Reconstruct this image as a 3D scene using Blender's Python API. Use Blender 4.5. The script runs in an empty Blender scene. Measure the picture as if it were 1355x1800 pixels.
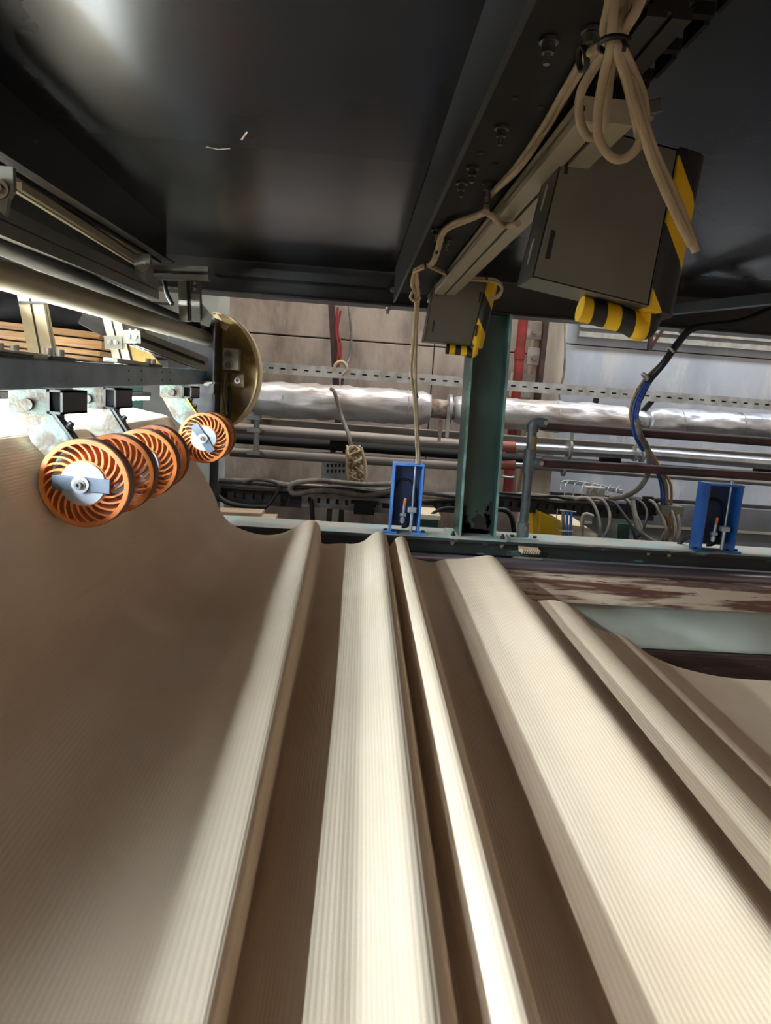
import bpy, math, random
from mathutils import Vector, Matrix
random.seed(7)
C = bpy.context.scene
COL = C.collection

# ---------------------------------------------------------------- camera
F = 1200.0; CX = 677.5; CY = 900.0                # focal length and centre in pixels of the 1355x1800 frame
VPX, VPY, SL = 620.0, 690.0, 0.071                # vanishing point of the depth lines, slope of the horizon
EY = Vector((VPX-CX, VPY-CY, F)).normalized()
H2 = Vector((1000+VPX-CX, VPY-CY+1000*SL, F)).normalized()
UP = EY.cross(H2).normalized()
if UP.y > 0: UP = -UP
EX = EY.cross(UP).normalized()
if EX.x < 0: EX = -EX
cam_d = bpy.data.cameras.new('camera'); cam = bpy.data.objects.new('camera', cam_d); COL.objects.link(cam)
cam_d.sensor_width = 36; cam_d.lens = F/1800*36; cam_d.clip_start = 0.02; cam_d.clip_end = 100
cam.matrix_world = Matrix(((EX.x, -EX.y, -EX.z, 0), (EY.x, -EY.y, -EY.z, 0), (UP.x, -UP.y, -UP.z, 0), (0, 0, 0, 1)))
C.camera = cam

# ---------------------------------------------------------------- world, lights, exposure
C.view_settings.view_transform = 'Standard'; C.view_settings.look = 'None'
C.view_settings.exposure = 0.0; C.view_settings.gamma = 1.0; C.view_settings.use_curve_mapping = False
w = bpy.data.worlds.new('hall'); C.world = w; w.use_nodes = True
w.node_tree.nodes['Background'].inputs[0].default_value = (1.0, 0.80, 0.65, 1)
w.node_tree.nodes['Background'].inputs[1].default_value = 0.5
def area(name, loc, target, sx, sy, power, col):
    d = bpy.data.lights.new(name, 'AREA'); d.shape = 'RECTANGLE'; d.size = sx; d.size_y = sy
    d.energy = power; d.color = col
    o = bpy.data.objects.new(name, d); COL.objects.link(o); o.location = loc
    o.rotation_euler = (Vector(target)-Vector(loc)).to_track_quat('-Z', 'Y').to_euler(); return o
area('hall_lamp_warm', (-1.0, 4.0, 3.6), (-1.0, 5.4, 0.0), 3.5, 0.4, 120, (1.0, 0.94, 0.86))
area('hall_lamp_daylight', (3.2, 4.0, 3.6), (3.2, 5.2, 0.0), 3.5, 0.4, 190, (0.86, 0.93, 1.0))
area('hall_lamp_operator_side', (1.0, -2.6, 2.6), (0.6, 2.0, -0.6), 2.5, 0.6, 22, (1.0, 0.95, 0.88))

# ---------------------------------------------------------------- measuring helpers: picture point -> place in the hall
def _v(t): return Vector(t)
def P(px, py, Y):
    r = Vector((px-CX, py-CY, F)); t = Y/r.dot(EY); return Vector((r.dot(EX)*t, Y, r.dot(UP)*t))
def PX(px, py, X):
    r = Vector((px-CX, py-CY, F)); t = X/r.dot(EX); return Vector((X, r.dot(EY)*t, r.dot(UP)*t))
def PZ(px, py, z):
    r = Vector((px-CX, py-CY, F)); t = z/r.dot(UP); return Vector((r.dot(EX)*t, r.dot(EY)*t, z))
def rgb(r, g, b):
    f = lambda c: ((c/255+0.055)/1.055)**2.4 if c/255 > 0.04045 else c/255/12.92
    return (f(r), f(g), f(b), 1)

# ---------------------------------------------------------------- materials
def mat(name, c1, c2=None, rough=0.6, metal=0.0, scale=8.0, stretch=(1,1,1), lo=0.4, hi=0.6, bump=0.0, bscale=40.0,
        detail=5.0, spec=0.5, c3=None, s3=3.0, lo3=0.55, hi3=0.62, emit=0.0, trans=0.0, rvar=0.0):
    m = bpy.data.materials.new(name); m.use_nodes = True; nt = m.node_tree; N = nt.nodes; L = nt.links
    b = N['Principled BSDF']; b.inputs['Roughness'].default_value = rough; b.inputs['Metallic'].default_value = metal
    b.inputs['Specular IOR Level'].default_value = spec
    b.inputs['Base Color'].default_value = c1
    geo = N.new('ShaderNodeNewGeometry'); mp = N.new('ShaderNodeMapping'); mp.inputs['Scale'].default_value = stretch
    L.new(geo.outputs['Position'], mp.inputs['Vector'])
    out = None
    if c2:
        n = N.new('ShaderNodeTexNoise'); n.inputs['Scale'].default_value = scale; n.inputs['Detail'].default_value = detail
        L.new(mp.outputs[0], n.inputs['Vector'])
        mr = N.new('ShaderNodeMapRange'); mr.inputs[1].default_value = lo; mr.inputs[2].default_value = hi
        L.new(n.outputs['Fac'], mr.inputs[0])
        mx = N.new('ShaderNodeMix'); mx.data_type = 'RGBA'; mx.inputs['A'].default_value = c1; mx.inputs['B'].default_value = c2
        L.new(mr.outputs[0], mx.inputs['Factor']); out = mx.outputs['Result']
        if rvar:
            rr = N.new('ShaderNodeMapRange'); rr.inputs[3].default_value = rough; rr.inputs[4].default_value = rough+rvar
            L.new(mr.outputs[0], rr.inputs[0]); L.new(rr.outputs[0], b.inputs['Roughness'])
        if c3:
            n3 = N.new('ShaderNodeTexNoise'); n3.inputs['Scale'].default_value = s3; n3.inputs['Detail'].default_value = 8
            n3.inputs['Roughness'].default_value = 0.65
            L.new(mp.outputs[0], n3.inputs['Vector'])
            m3 = N.new('ShaderNodeMapRange'); m3.inputs[1].default_value = lo3; m3.inputs[2].default_value = hi3
            L.new(n3.outputs['Fac'], m3.inputs[0])
            x3 = N.new('ShaderNodeMix'); x3.data_type = 'RGBA'; x3.inputs['B'].default_value = c3
            L.new(out, x3.inputs['A']); L.new(m3.outputs[0], x3.inputs['Factor']); out = x3.outputs['Result']
        L.new(out, b.inputs['Base Color'])
    if bump:
        nb = N.new('ShaderNodeTexNoise'); nb.inputs['Scale'].default_value = bscale; nb.inputs['Detail'].default_value = 4
        L.new(mp.outputs[0], nb.inputs['Vector'])
        bp = N.new('ShaderNodeBump'); bp.inputs['Strength'].default_value = bump; bp.inputs['Distance'].default_value = 0.01
        L.new(nb.outputs['Fac'], bp.inputs['Height']); L.new(bp.outputs[0], b.inputs['Normal'])
    if emit:
        b.inputs['Emission Color'].default_value = c1; b.inputs['Emission Strength'].default_value = emit
    if trans: b.inputs['Subsurface Weight'].default_value = trans; b.inputs['Subsurface Radius'].default_value = (0.02, 0.008, 0.003); b.inputs['Subsurface Scale'].default_value = 1.0
    return m
def stripes(name, direction, period, anchor, at):
    dv = Vector(direction).normalized(); phase = at-dv.dot(anchor)/period
    m = mat(name, rgb(214, 170, 10), rough=0.55); nt = m.node_tree; N = nt.nodes; L = nt.links
    geo = N.new('ShaderNodeNewGeometry'); d = N.new('ShaderNodeVectorMath'); d.operation = 'DOT_PRODUCT'
    d.inputs[1].default_value = Vector(direction).normalized(); L.new(geo.outputs['Position'], d.inputs[0])
    a = N.new('ShaderNodeMath'); a.operation = 'MULTIPLY_ADD'; a.inputs[1].default_value = 1/period; a.inputs[2].default_value = phase
    L.new(d.outputs['Value'], a.inputs[0])
    fr = N.new('ShaderNodeMath'); fr.operation = 'FRACT'; L.new(a.outputs[0], fr.inputs[0])
    g = N.new('ShaderNodeMath'); g.operation = 'GREATER_THAN'; g.inputs[1].default_value = 0.5; L.new(fr.outputs[0], g.inputs[0])
    mx = N.new('ShaderNodeMix'); mx.data_type = 'RGBA'; mx.inputs['A'].default_value = rgb(224, 178, 14); mx.inputs['B'].default_value = rgb(20, 20, 22)
    L.new(g.outputs[0], mx.inputs['Factor']); L.new(mx.outputs['Result'], N['Principled BSDF'].inputs['Base Color'])
    return m
M = dict(
 paper=mat('corrugated_paper', rgb(216, 193, 166), rgb(211, 187, 158), rough=0.75, scale=3, spec=0.25, bump=0.03, bscale=300),
 deck=mat('black_laminate', rgb(16, 15, 17), rgb(22, 20, 22), rough=0.2, rvar=0.08, scale=1.4, lo=.2, hi=.8, spec=0.5, bump=0.012, bscale=14),
 decks=mat('satin_black_laminate', rgb(13, 12, 15), rgb(17, 16, 19), rough=0.24, rvar=0.06, scale=1.4, lo=.2, hi=.8, spec=0.4, bump=0.012, bscale=14),
 black=mat('black_paint', rgb(17, 17, 18), rgb(32, 30, 29), rough=0.42, scale=6),
 blackm=mat('black_matt', rgb(10, 10, 12), rgb(18, 17, 18), rough=0.75, scale=6),
 rubber=mat('black_rubber', rgb(16, 16, 18), rough=0.55),
 cloth=mat('black_cloth', rgb(9, 10, 16), rough=0.95, bump=0.5, bscale=12),
 alu=mat('aluminium_profile', rgb(150, 144, 128), rgb(118, 108, 92), rough=0.42, metal=0.75, scale=6, stretch=(1,.2,1)),
 aluw=mat('dusty_aluminium', rgb(176, 168, 146), rgb(150, 138, 112), rough=0.5, metal=0.4, scale=5, stretch=(1,.2,1)),
 groove=mat('profile_groove', rgb(38, 35, 30), rough=0.7),
 steel=mat('sheet_steel', rgb(116, 114, 104), rgb(102, 100, 90), rough=0.4, metal=0.55, scale=3),
 zinc=mat('zinc_plate', rgb(186, 192, 198), rgb(160, 166, 172), rough=0.45, metal=0.6, scale=14),
 bolt=mat('bolt_steel', rgb(150, 146, 138), rough=0.3, metal=0.9),
 bbeam=mat('blue_grey_paint', rgb(122, 142, 156), rgb(104, 120, 132), rough=0.38, scale=9, c3=rgb(56, 58, 60), s3=14, lo3=.62, hi3=.7),
 bracket=mat('greasy_green_paint', rgb(98, 110, 98), rgb(76, 64, 46), rough=0.6, scale=22, lo=.45, hi=.55, bump=0.4, bscale=60),
 orange=mat('orange_plastic', rgb(216, 126, 58), rgb(204, 114, 50), rough=0.42, scale=20, trans=0.25),
 tread=mat('worn_wheel_tread', rgb(120, 74, 50), rgb(92, 62, 46), rough=0.7, scale=30, stretch=(1,4,1)),
 guard=mat('yellow_guard_paint', rgb(146, 118, 38), rgb(96, 78, 34), rough=0.45, scale=6, c3=rgb(164, 140, 60), s3=4, bump=.1),
 rim=mat('dusty_yellow_rim', rgb(184, 162, 116), rough=0.7),
 concl=mat('concrete_panel', rgb(150, 138, 126), rgb(124, 112, 102), rough=0.9, scale=3.2, stretch=(1.6,1,.7), c3=rgb(170, 158, 148), s3=2.4, lo3=.42, hi3=.72, bump=.5, bscale=18),
 concr=mat('pale_wall_daylight_tint', rgb(176, 182, 190), rgb(158, 164, 172), rough=0.9, scale=1.6, stretch=(1.5,1,.5), c3=rgb(186, 188, 190), s3=3, bump=.35, bscale=16),  # pale wall panels with the bluish daylight put into their colour
 plinth=mat('grey_plinth', rgb(124, 130, 138), rgb(108, 114, 122), rough=0.9, scale=3),
 pil=mat('concrete_pilaster', rgb(176, 166, 150), rgb(150, 140, 124), rough=0.9, scale=3, stretch=(2,1,.3), bump=.3),
 floor=mat('dark_floor', rgb(60, 58, 56), rgb(46, 44, 42), rough=0.8, scale=2),
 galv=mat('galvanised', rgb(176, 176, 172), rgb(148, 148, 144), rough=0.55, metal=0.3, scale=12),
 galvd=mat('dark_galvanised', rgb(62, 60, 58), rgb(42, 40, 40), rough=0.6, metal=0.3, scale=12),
 foil=mat('foil_wrap', rgb(196, 194, 194), rgb(176, 160, 146), rough=0.42, metal=0.45, scale=5, stretch=(.7,1,1.6), lo=.5, hi=.75, bump=.9, bscale=9),
 foilr=mat('clean_foil_wrap', rgb(212, 216, 222), rgb(180, 186, 194), rough=0.3, metal=0.7, scale=6, bump=.6, bscale=11),
 rust=mat('rusty_coupling', rgb(120, 92, 72), rgb(168, 160, 150), rough=0.7, scale=20),
 pipeg=mat('dusty_grey_pipe', rgb(160, 150, 142), rgb(132, 122, 114), rough=0.6, metal=0.2, scale=5, stretch=(.4,1,3)),
 pipea=mat('aluminium_pipe', rgb(196, 200, 204), rgb(170, 174, 178), rough=0.3, metal=0.85, scale=6),
 red=mat('red_pipe_paint', rgb(134, 42, 36), rgb(108, 34, 30), rough=0.5, scale=8),
 redband=mat('faded_red_band', rgb(156, 88, 74), rough=0.6),
 redc=mat('red_cable', rgb(134, 46, 42), rough=0.5),
 rustd=mat('dark_rust', rgb(66, 34, 30), rgb(40, 26, 26), rough=0.6, scale=10),
 green=mat('green_paint', rgb(46, 72, 64), rgb(34, 52, 47), rough=0.4, scale=4, stretch=(2,2,.7)),
 greenl=mat('green_paint_edge', rgb(120, 152, 142), rgb(92, 120, 112), rough=0.5, scale=14),
 greend=mat('dark_green_beam', rgb(34, 44, 42), rgb(22, 26, 26), rough=0.5, scale=4, stretch=(.7,1,2), c3=rgb(80, 116, 106), s3=9, lo3=.6, hi3=.66),
 greentop=mat('chipped_green_top', rgb(132, 150, 146), rgb(160, 152, 142), rough=0.8, scale=8),
 chip=mat('chipped_paint', rgb(34, 30, 26), rough=0.8),
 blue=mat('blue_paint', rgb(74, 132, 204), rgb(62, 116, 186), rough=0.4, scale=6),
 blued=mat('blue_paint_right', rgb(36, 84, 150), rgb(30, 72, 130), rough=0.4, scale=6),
 bluein=mat('darker_blue_inner', rgb(40, 66, 104), rgb(30, 52, 84), rough=0.5, scale=5),  # darker copy of the blue, used on the bracket back plate
 bluec=mat('blue_cable', rgb(28, 70, 140), rough=0.45),
 cable=mat('beige_cable', rgb(176, 158, 128), rgb(156, 138, 108), rough=0.55, scale=14),
 cableg=mat('grey_cable', rgb(122, 115, 106), rgb(92, 86, 80), rough=0.6, scale=14),
 cabled=mat('dark_cable', rgb(34, 33, 34), rough=0.5),
 wireo=mat('ochre_wire', rgb(150, 112, 66), rough=0.5),
 orangec=mat('orange_connector', rgb(206, 110, 44), rough=0.5),
 plug=mat('grey_junction_plastic', rgb(170, 166, 156), rgb(150, 146, 136), rough=0.6, scale=20),
 wood=mat('dusty_plank', rgb(172, 152, 126), rgb(148, 126, 102), rough=0.85, scale=6, stretch=(.5,3,3)),
 ply=mat('paperboard_edge', rgb(172, 138, 100), rgb(150, 116, 82), rough=0.85, scale=20, stretch=(.4,.4,6)),
 plyd=mat('dark_board_gap', rgb(44, 36, 34), rough=0.9),
 teal=mat('teal_machine_paint', rgb(98, 150, 138), rgb(84, 134, 124), rough=0.5, scale=2),
 pale=mat('pale_machine_paint', rgb(176, 180, 170), rgb(150, 156, 148), rough=0.6, scale=3),
 slab=mat('pale_wood_panel', rgb(196, 178, 156), rgb(160, 138, 118), rough=0.8, scale=12, stretch=(4,1,.4)),
 worn=mat('worn_board', rgb(194, 174, 152), rgb(98, 64, 52), rough=0.5, scale=3.4, stretch=(.8,7,9), lo=.45, hi=.55, c3=rgb(84, 50, 42), s3=7, lo3=.58, hi3=.64, bump=.2, bscale=10),
 wornd=mat('dark_worn_board', rgb(70, 48, 46), rgb(52, 36, 36), rough=0.5, scale=4, stretch=(.8,6,6), c3=rgb(120, 100, 96), s3=8, lo3=.62, hi3=.68),
 steelroll=mat('dull_steel_edge', rgb(138, 134, 142), rgb(104, 92, 94), rough=0.32, metal=0.5, scale=3, stretch=(.5,4,4)),
 sidep=mat('pale_side_sheet', rgb(186, 196, 184), rgb(174, 182, 170), rough=0.7, scale=3),
 yellow=mat('yellow_paint', rgb(216, 172, 30), rough=0.5),
 cream=mat('cream_cover', rgb(206, 190, 160), rough=0.6),
 barsteel=mat('bar_steel', rgb(104, 110, 118), rgb(88, 94, 102), rough=.4, metal=.6, scale=12),
 postg=mat('grey_post_paint', rgb(92, 98, 98), rgb(70, 74, 74), rough=.45, scale=14),
 white=mat('white_pad', rgb(188, 186, 172), rough=0.6),
 lamp=mat('lamp_tube', (0.72, 0.88, 1.0, 1), emit=310.0),
 lamp_added=mat('added_lamp_tube', (0.86, 0.95, 1.0, 1), emit=390.0),  # tube of the added upper lamp
 foam=stripes('foam_hazard', (0.87, 0, .5), 0.115, P(1190, 262, 1.15), .5),
 foamb=stripes('foam_hazard_bottom', (1, 0, 0.0), 0.05, P(1052, 560, 1.15), .5),
 foams=stripes('foam_hazard_small', (0.87, 0, .5), 0.115, P(853, 518, 2.6), 0),
 foamsb=stripes('foam_hazard_small_bottom', (1, 0, 0.0), 0.044, P(823, 612, 2.6), .5),
)

# ---------------------------------------------------------------- mesh building
ORG = {}
class MB:
    def __init__(s): s.v = []; s.f = []; s.sm = []
    def add(s, vs, fs, smooth=False):
        n = len(s.v); s.v += [tuple(x) for x in vs]; s.f += [tuple(i+n for i in f) for f in fs]; s.sm += [smooth]*len(fs); return s
    def hexa(s, c):                                  # 8 corners: 4 near (loop), 4 far (same loop)
        return s.add(c, [(0,1,2,3), (7,6,5,4), (0,4,5,1), (1,5,6,2), (2,6,7,3), (3,7,4,0)])
    def box(s, lo, hi):
        x0,y0,z0 = lo; x1,y1,z1 = hi
        return s.hexa([(x0,y0,z0),(x1,y0,z0),(x1,y0,z1),(x0,y0,z1),(x0,y1,z0),(x1,y1,z0),(x1,y1,z1),(x0,y1,z1)])
    def frame(s, p0, p1, up=(0,0,1)):
        p0 = Vector(p0); p1 = Vector(p1); d = (p1-p0).normalized(); u = Vector(up)
        if abs(u.normalized().dot(d)) > 0.98: u = Vector((1,0,0))
        r = d.cross(u).normalized(); u = r.cross(d).normalized(); return p0, p1, d, r, u
    def prism(s, p0, p1, poly, up=(0,0,1), smooth=False):     # polygon (right, up) swept from p0 to p1
        p0, p1, d, r, u = s.frame(p0, p1, up); n = len(poly)
        a = [p0+r*x+u*y for x, y in poly]; b = [p1+r*x+u*y for x, y in poly]
        fs = [(i, (i+1)%n, n+(i+1)%n, n+i) for i in range(n)]
        s.add(a+b, fs, smooth); s.add(a+b, [tuple(range(n))[::-1], tuple(range(n, 2*n))]); return s
    def bar(s, p0, p1, w, h, up=(0,0,1)):
        return s.prism(p0, p1, [(-w/2,-h/2),(w/2,-h/2),(w/2,h/2),(-w/2,h/2)], up)
    def cyl(s, p0, p1, r, n=16):
        return s.prism(p0, p1, [(r*math.cos(2*math.pi*i/n), r*math.sin(2*math.pi*i/n)) for i in range(n)], smooth=True)
    def ring(s, p0, p1, ro, ri, n=48):
        p0, p1, d, r, u = s.frame(p0, p1); vs = []
        for p, rad in ((p0,ro),(p1,ro),(p1,ri),(p0,ri)):
            vs += [p+r*(rad*math.cos(2*math.pi*i/n))+u*(rad*math.sin(2*math.pi*i/n)) for i in range(n)]
        fs = []
        for k in range(4):
            for i in range(n): fs.append((k*n+i, k*n+(i+1)%n, ((k+1)%4)*n+(i+1)%n, ((k+1)%4)*n+i))
        m = len(s.v); s.add(vs, fs); 
        for q in range(4*n): s.sm[len(s.sm)-4*n+q] = (q//n) in (0,2)
        return s
    def hexnut(s, p0, p1, r): return s.prism(p0, p1, [(r*math.cos(math.pi/3*i), r*math.sin(math.pi/3*i)) for i in range(6)])
    def tube(s, pts, r, n=8, smooth_pts=True, step=4):
        pts = [Vector(p) for p in pts]
        if smooth_pts and len(pts) > 2: pts = catmull(pts, step)
        vs = []; k = len(pts); u = None
        for i, p in enumerate(pts):
            d = (pts[min(i+1,k-1)]-pts[max(i-1,0)]).normalized()
            if u is None: u = d.orthogonal().normalized()
            u = (u-d*u.dot(d)).normalized(); rr = d.cross(u)
            q = r(i/(k-1)) if callable(r) else r
            vs += [p+(u*math.cos(2*math.pi*j/n)+rr*math.sin(2*math.pi*j/n))*q for j in range(n)]
        fs = [(i*n+j, i*n+(j+1)%n, (i+1)*n+(j+1)%n, (i+1)*n+j) for i in range(k-1) for j in range(n)]
        s.add(vs, fs, True); s.add(vs, [tuple(range(n))[::-1], tuple(range((k-1)*n, k*n))]); return s
    def build(s, name, m, parent=None, bevel=0, label=None):
        if parent is not None: o0 = ORG[parent.name]
        else:
            xs = [v[0] for v in s.v]; ys = [v[1] for v in s.v]; zs = [v[2] for v in s.v]
            o0 = Vector(((min(xs)+max(xs))/2, (min(ys)+max(ys))/2, min(zs)))
        me = bpy.data.meshes.new(name); me.from_pydata([(v[0]-o0.x, v[1]-o0.y, v[2]-o0.z) for v in s.v], [], s.f)
        me.polygons.foreach_set('use_smooth', s.sm); me.materials.append(M[m]); me.validate(); me.update()
        import bmesh as _b
        bm = _b.new(); bm.from_mesh(me); _b.ops.recalc_face_normals(bm, faces=bm.faces); bm.to_mesh(me); bm.free()
        o = bpy.data.objects.new(name, me); COL.objects.link(o); ORG[o.name] = o0
        if parent is not None: o.parent = parent
        else: o.location = o0
        if bevel:
            bv = o.modifiers.new('bevel', 'BEVEL'); bv.width = bevel; bv.segments = 2; bv.limit_method = 'ANGLE'
        if label: o['label'] = label
        return o
def catmull(p, step):
    out = []; n = len(p)
    for i in range(n-1):
        a = p[i-1] if i else p[0]*2-p[1]; b = p[i]; c = p[i+1]; d = p[i+2] if i+2 < n else p[-1]*2-p[-2]
        for k in range(step):
            t = k/step
            out.append(0.5*((2*b)+(c-a)*t+(2*a-5*b+4*c-d)*t*t+(3*b-a-3*c+d)*t**3))
    out.append(p[-1]); return out
def tag(o, label=None, cat=None, group=None, kind=None):
    if label: o['label'] = label
    if cat: o['category'] = cat
    if group: o['group'] = group
    if kind: o['kind'] = kind
    return o
def thing(name, loc, label=None, cat=None, group=None, kind=None):
    o = bpy.data.objects.new(name, None); COL.objects.link(o); o.location = loc; o.empty_display_size = 0.05
    ORG[o.name] = Vector(loc); return tag(o, label, cat, group, kind)
def copy_tree(o, parent=None, delta=None):
    c = o.copy(); COL.objects.link(c); ORG[c.name] = Vector(ORG.get(o.name, (0, 0, 0)))
    if parent: c.parent = parent
    if delta is not None: c.location = o.location+Vector(delta); ORG[c.name] = ORG[c.name]+Vector(delta)
    for ch in list(o.children): copy_tree(ch, c)
    return c
TS = lambda w, h, g=0.006: [(-w/2,-h/2),(-g/2,-h/2),(-g/2,-h/2+g),(g/2,-h/2+g),(g/2,-h/2),(w/2,-h/2),(w/2,-g/2),(w/2-g,-g/2),(w/2-g,g/2),(w/2,g/2),
                            (w/2,h/2),(g/2,h/2),(g/2,h/2-g),(-g/2,h/2-g),(-g/2,h/2),(-w/2,h/2),(-w/2,g/2),(-w/2+g,g/2),(-w/2+g,-g/2),(-w/2,-g/2)]
def profile(p0, p1, w, h, label, m='alu', g=0.008, up=(0,0,1), name='aluminium_profile', group=None, cat='profile'):
    t = thing(name, Vector(p0), label, cat, group)
    MB().prism(p0, p1, TS(w, h, g), up).build('extrusion', m, t)
    k = 0.6
    MB().prism(Vector(p0)+(Vector(p1)-Vector(p0)).normalized()*.001, Vector(p1)-(Vector(p1)-Vector(p0)).normalized()*.001, [(-w/2+g*.9, -h/2+g*.9), (w/2-g*.9, -h/2+g*.9), (w/2-g*.9, h/2-g*.9), (-w/2+g*.9, h/2-g*.9)], up).build('slot_lining', 'groove', t)
    return t

# ================================================================ SETTING
WY = 5.5
wb = MB().box((-6, WY+0.08, -2.0), (9, WY+0.25, 4.2)).build('wall_back', 'concl'); tag(wb, kind='structure')
def wpanels(xs, zs, m, gap=0.004, y0=WY, th=0.075):
    for i in range(len(xs)-1):
        for j in range(len(zs)-1):
            a = Vector((xs[i]+gap, y0+random.uniform(0, .012), zs[j]+gap)); b = Vector((xs[i+1]-gap, y0+th+0.02, zs[j+1]-gap))
            o = MB().box(a, b).build('panel', m, wb, bevel=0.006)
wpanels([-5.9, -2.9, 0.62, 1.46], [-1.98, -0.80, 0.40, 1.62, 2.9], 'concl')
wpanels([1.46, 4.9, 8.9], [-0.70, 0.50, 1.7, 2.9], 'concr')
wpanels([1.46, 4.9, 8.9], [-1.98, -0.72], 'plinth', y0=WY-0.03)
tr = MB().box((1.5, WY-0.05, -0.93), (8.9, WY-0.01, -0.912)).box((1.5, WY-0.05, -1.13), (8.9, WY-0.01, -1.115)).build('trim_1', 'white'); tag(tr, kind='structure')
# ribbed sheet above right wall
rb = MB()
for k in range(6): rb.box((1.75, WY-0.045, 0.56+k*0.07), (8.5, WY-0.002, 0.60+k*0.07))
rb.build('trim_2', 'plug'); tag(bpy.data.objects['trim_2'], kind='structure')
fl = MB().box((-6, -4, -2.1), (9, 6, -2.0)).build('floor', 'floor'); tag(fl, kind='structure')
pl = MB().box((1.38, WY-0.16, -2.0), (1.62, WY+0.05, 4)).build('wall_pilaster', 'pil', bevel=.01); tag(pl, kind='structure')

# ================================================================ THE DECK ABOVE
CZ = 0.53
dk = thing('bridge_deck', (0, 1.5, CZ), 'glossy black deck underside spanning the top of the picture', 'deck')
for (x0, x1, y0, y1, dz) in [(-0.98, 0.148, -0.6, 1.68, 0.0), (-0.98, 0.148, 1.684, 3.15, 0.004), (0.30, 2.9, -0.6, 3.15, 0.002)]:
    MB().box((x0, y0, CZ+dz), (x1, y1, CZ+0.03+dz)).build('panel', 'deck' if dz == .004 else 'decks', dk, bevel=0.002)
for a_, b_ in (((362, 258), (382, 262)), ((380, 263), (404, 261)), ((774, 298), (784, 303)), ((424, 246), (434, 232))):
    MB().bar(PZ(*a_, CZ-.0008), PZ(*b_, CZ-.0008), .004, .0008).build('scrape_mark', 'slab', dk)
MB().box((0.148, -0.6, CZ+.01), (0.30, 3.15, CZ+0.03)).build('joint_strip', 'blackm', dk)
# deck beam running in depth
db = thing('deck_beam', (0.2, 1.5, 0.4), 'black steel beam with rough lower edge running away under the deck beside the cables', 'beam')
MB().box((0.146, -0.3, 0.385), (0.154, 2.98, CZ)).build('flange', 'black', db, label='scraped thin vertical flange')
MB().box((0.154, -0.3, 0.425), (0.285, 2.98, 0.437)).build('web_plate', 'blackm', db)
MB().box((0.279, -0.3, 0.437), (0.285, 2.98, CZ)).build('far_flange', 'blackm', db)
def dbolt(px, py, parent, z=0.425, ln=0.028, r=0.007):
    p = PZ(px, py, z); b = MB().cyl(p, p+Vector((0,0,-ln)), r*.6, 8).hexnut(p+Vector((0,0,-.006)), p+Vector((0,0,-.016)), r*1.15)
    b.cyl(p+Vector((0,0,-.001)), p+Vector((0,0,-.005)), r*1.7, 12); return b.build('bolt', 'bolt', parent)
for x, y in [(965, 68), (882, 222), (831, 293), (812, 320), (857, 320), (766, 402), (786, 420), (1040, 50)]: dbolt(x, y, db)
for x, y in [(905, 172), (950, 188), (845, 268), (870, 288)]:
    p = PZ(x, y, .425); MB().cyl(p+Vector((0,0,.001)), p+Vector((0,0,-.0015)), .006, 12).build('hole', 'rubber', db)
# cross beam black (upper far) : I section
ub = thing('upper_cross_beam', (0.6, 3.2, 0.39), 'black steel cross beam along the far edge of the deck, above the concrete wall', 'beam')
MB().box((-0.95, 3.15, 0.392), (3.4, 3.29, 0.402)).build('lower_flange', 'black', ub, bevel=.002)
MB().box((-0.95, 3.214, 0.402), (3.4, 3.222, CZ+.05)).build('web_plate', 'black', ub)
MB().box((-0.95, 3.15, CZ+.05), (3.4, 3.29, CZ+.06)).build('upper_flange', 'black', ub)
MB().box((-0.62, 3.06, 0.455), (0.13, 3.15, 0.462)).box((-0.62,3.06,0.462),(0.13,3.066,0.49)).build('angle_rail', 'black', ub)
for x in (0.135, 1.5):
    b = MB().cyl((x, 3.19, 0.392), (x, 3.19, 0.36), .007, 8).hexnut((x, 3.19, 0.388), (x, 3.19, 0.376), .014); b.build('bolt', 'bolt', ub)
for px, py in [(690, 510), (1190, 545), (1035, 545)]:
    p = P(px, py, 3.14); MB().hexnut(p, p+Vector((0,-.012,0)), .013).cyl(p+Vector((0,0,0)), p+Vector((0,-.02,0)), .007, 8).build('bolt', 'bolt', ub)
# black box-like gusset on the right under the deck
g = MB().add([P(1180,545,3.1), P(1355,470,3.0), P(1355,560,3.1), P(1210,570,3.1)], [(0,1,2,3)])
g = MB().prism(P(1150,548,3.1), P(1400,500,2.2)+Vector((.2,0,0)), [(-.02,-.02),(.02,-.02),(.02,.02),(-.02,.02)])
tag(g.build('diagonal_brace', 'black'), 'black diagonal brace under the deck at the right, behind the hose', 'brace')

# ================================================================ GREEN COLUMN AND LOWER BEAM
gc = thing('green_column', (0.65, 3.2, -0.63), 'dark green H-section steel column with flaking paint at its foot', 'column')
x0, x1 = 0.536, 0.713; LEAN = -.024
def leanbox(xa, xb, ya, yb):
    za, zb = -.628, .392; L_ = LEAN
    return MB().hexa([(xa,ya,za),(xb,ya,za),(xb+L_,ya,zb),(xa+L_,ya,zb),(xa,yb,za),(xb,yb,za),(xb+L_,yb,zb),(xa+L_,yb,zb)])
leanbox(x0, x0+.011, 3.12, 3.29).build('flange', 'green', gc, bevel=.001)
leanbox(x1-.011, x1, 3.12, 3.29).build('flange', 'green', gc, bevel=.001)
leanbox(x0+.011, x1-.011, 3.2, 3.208).build('web_plate', 'green', gc)
leanbox(x0, x0+.0115, 3.118, 3.121).build('flange_edge', 'greenl', gc)
leanbox(x1-.0115, x1, 3.118, 3.121).build('flange_edge', 'greenl', gc)
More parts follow.
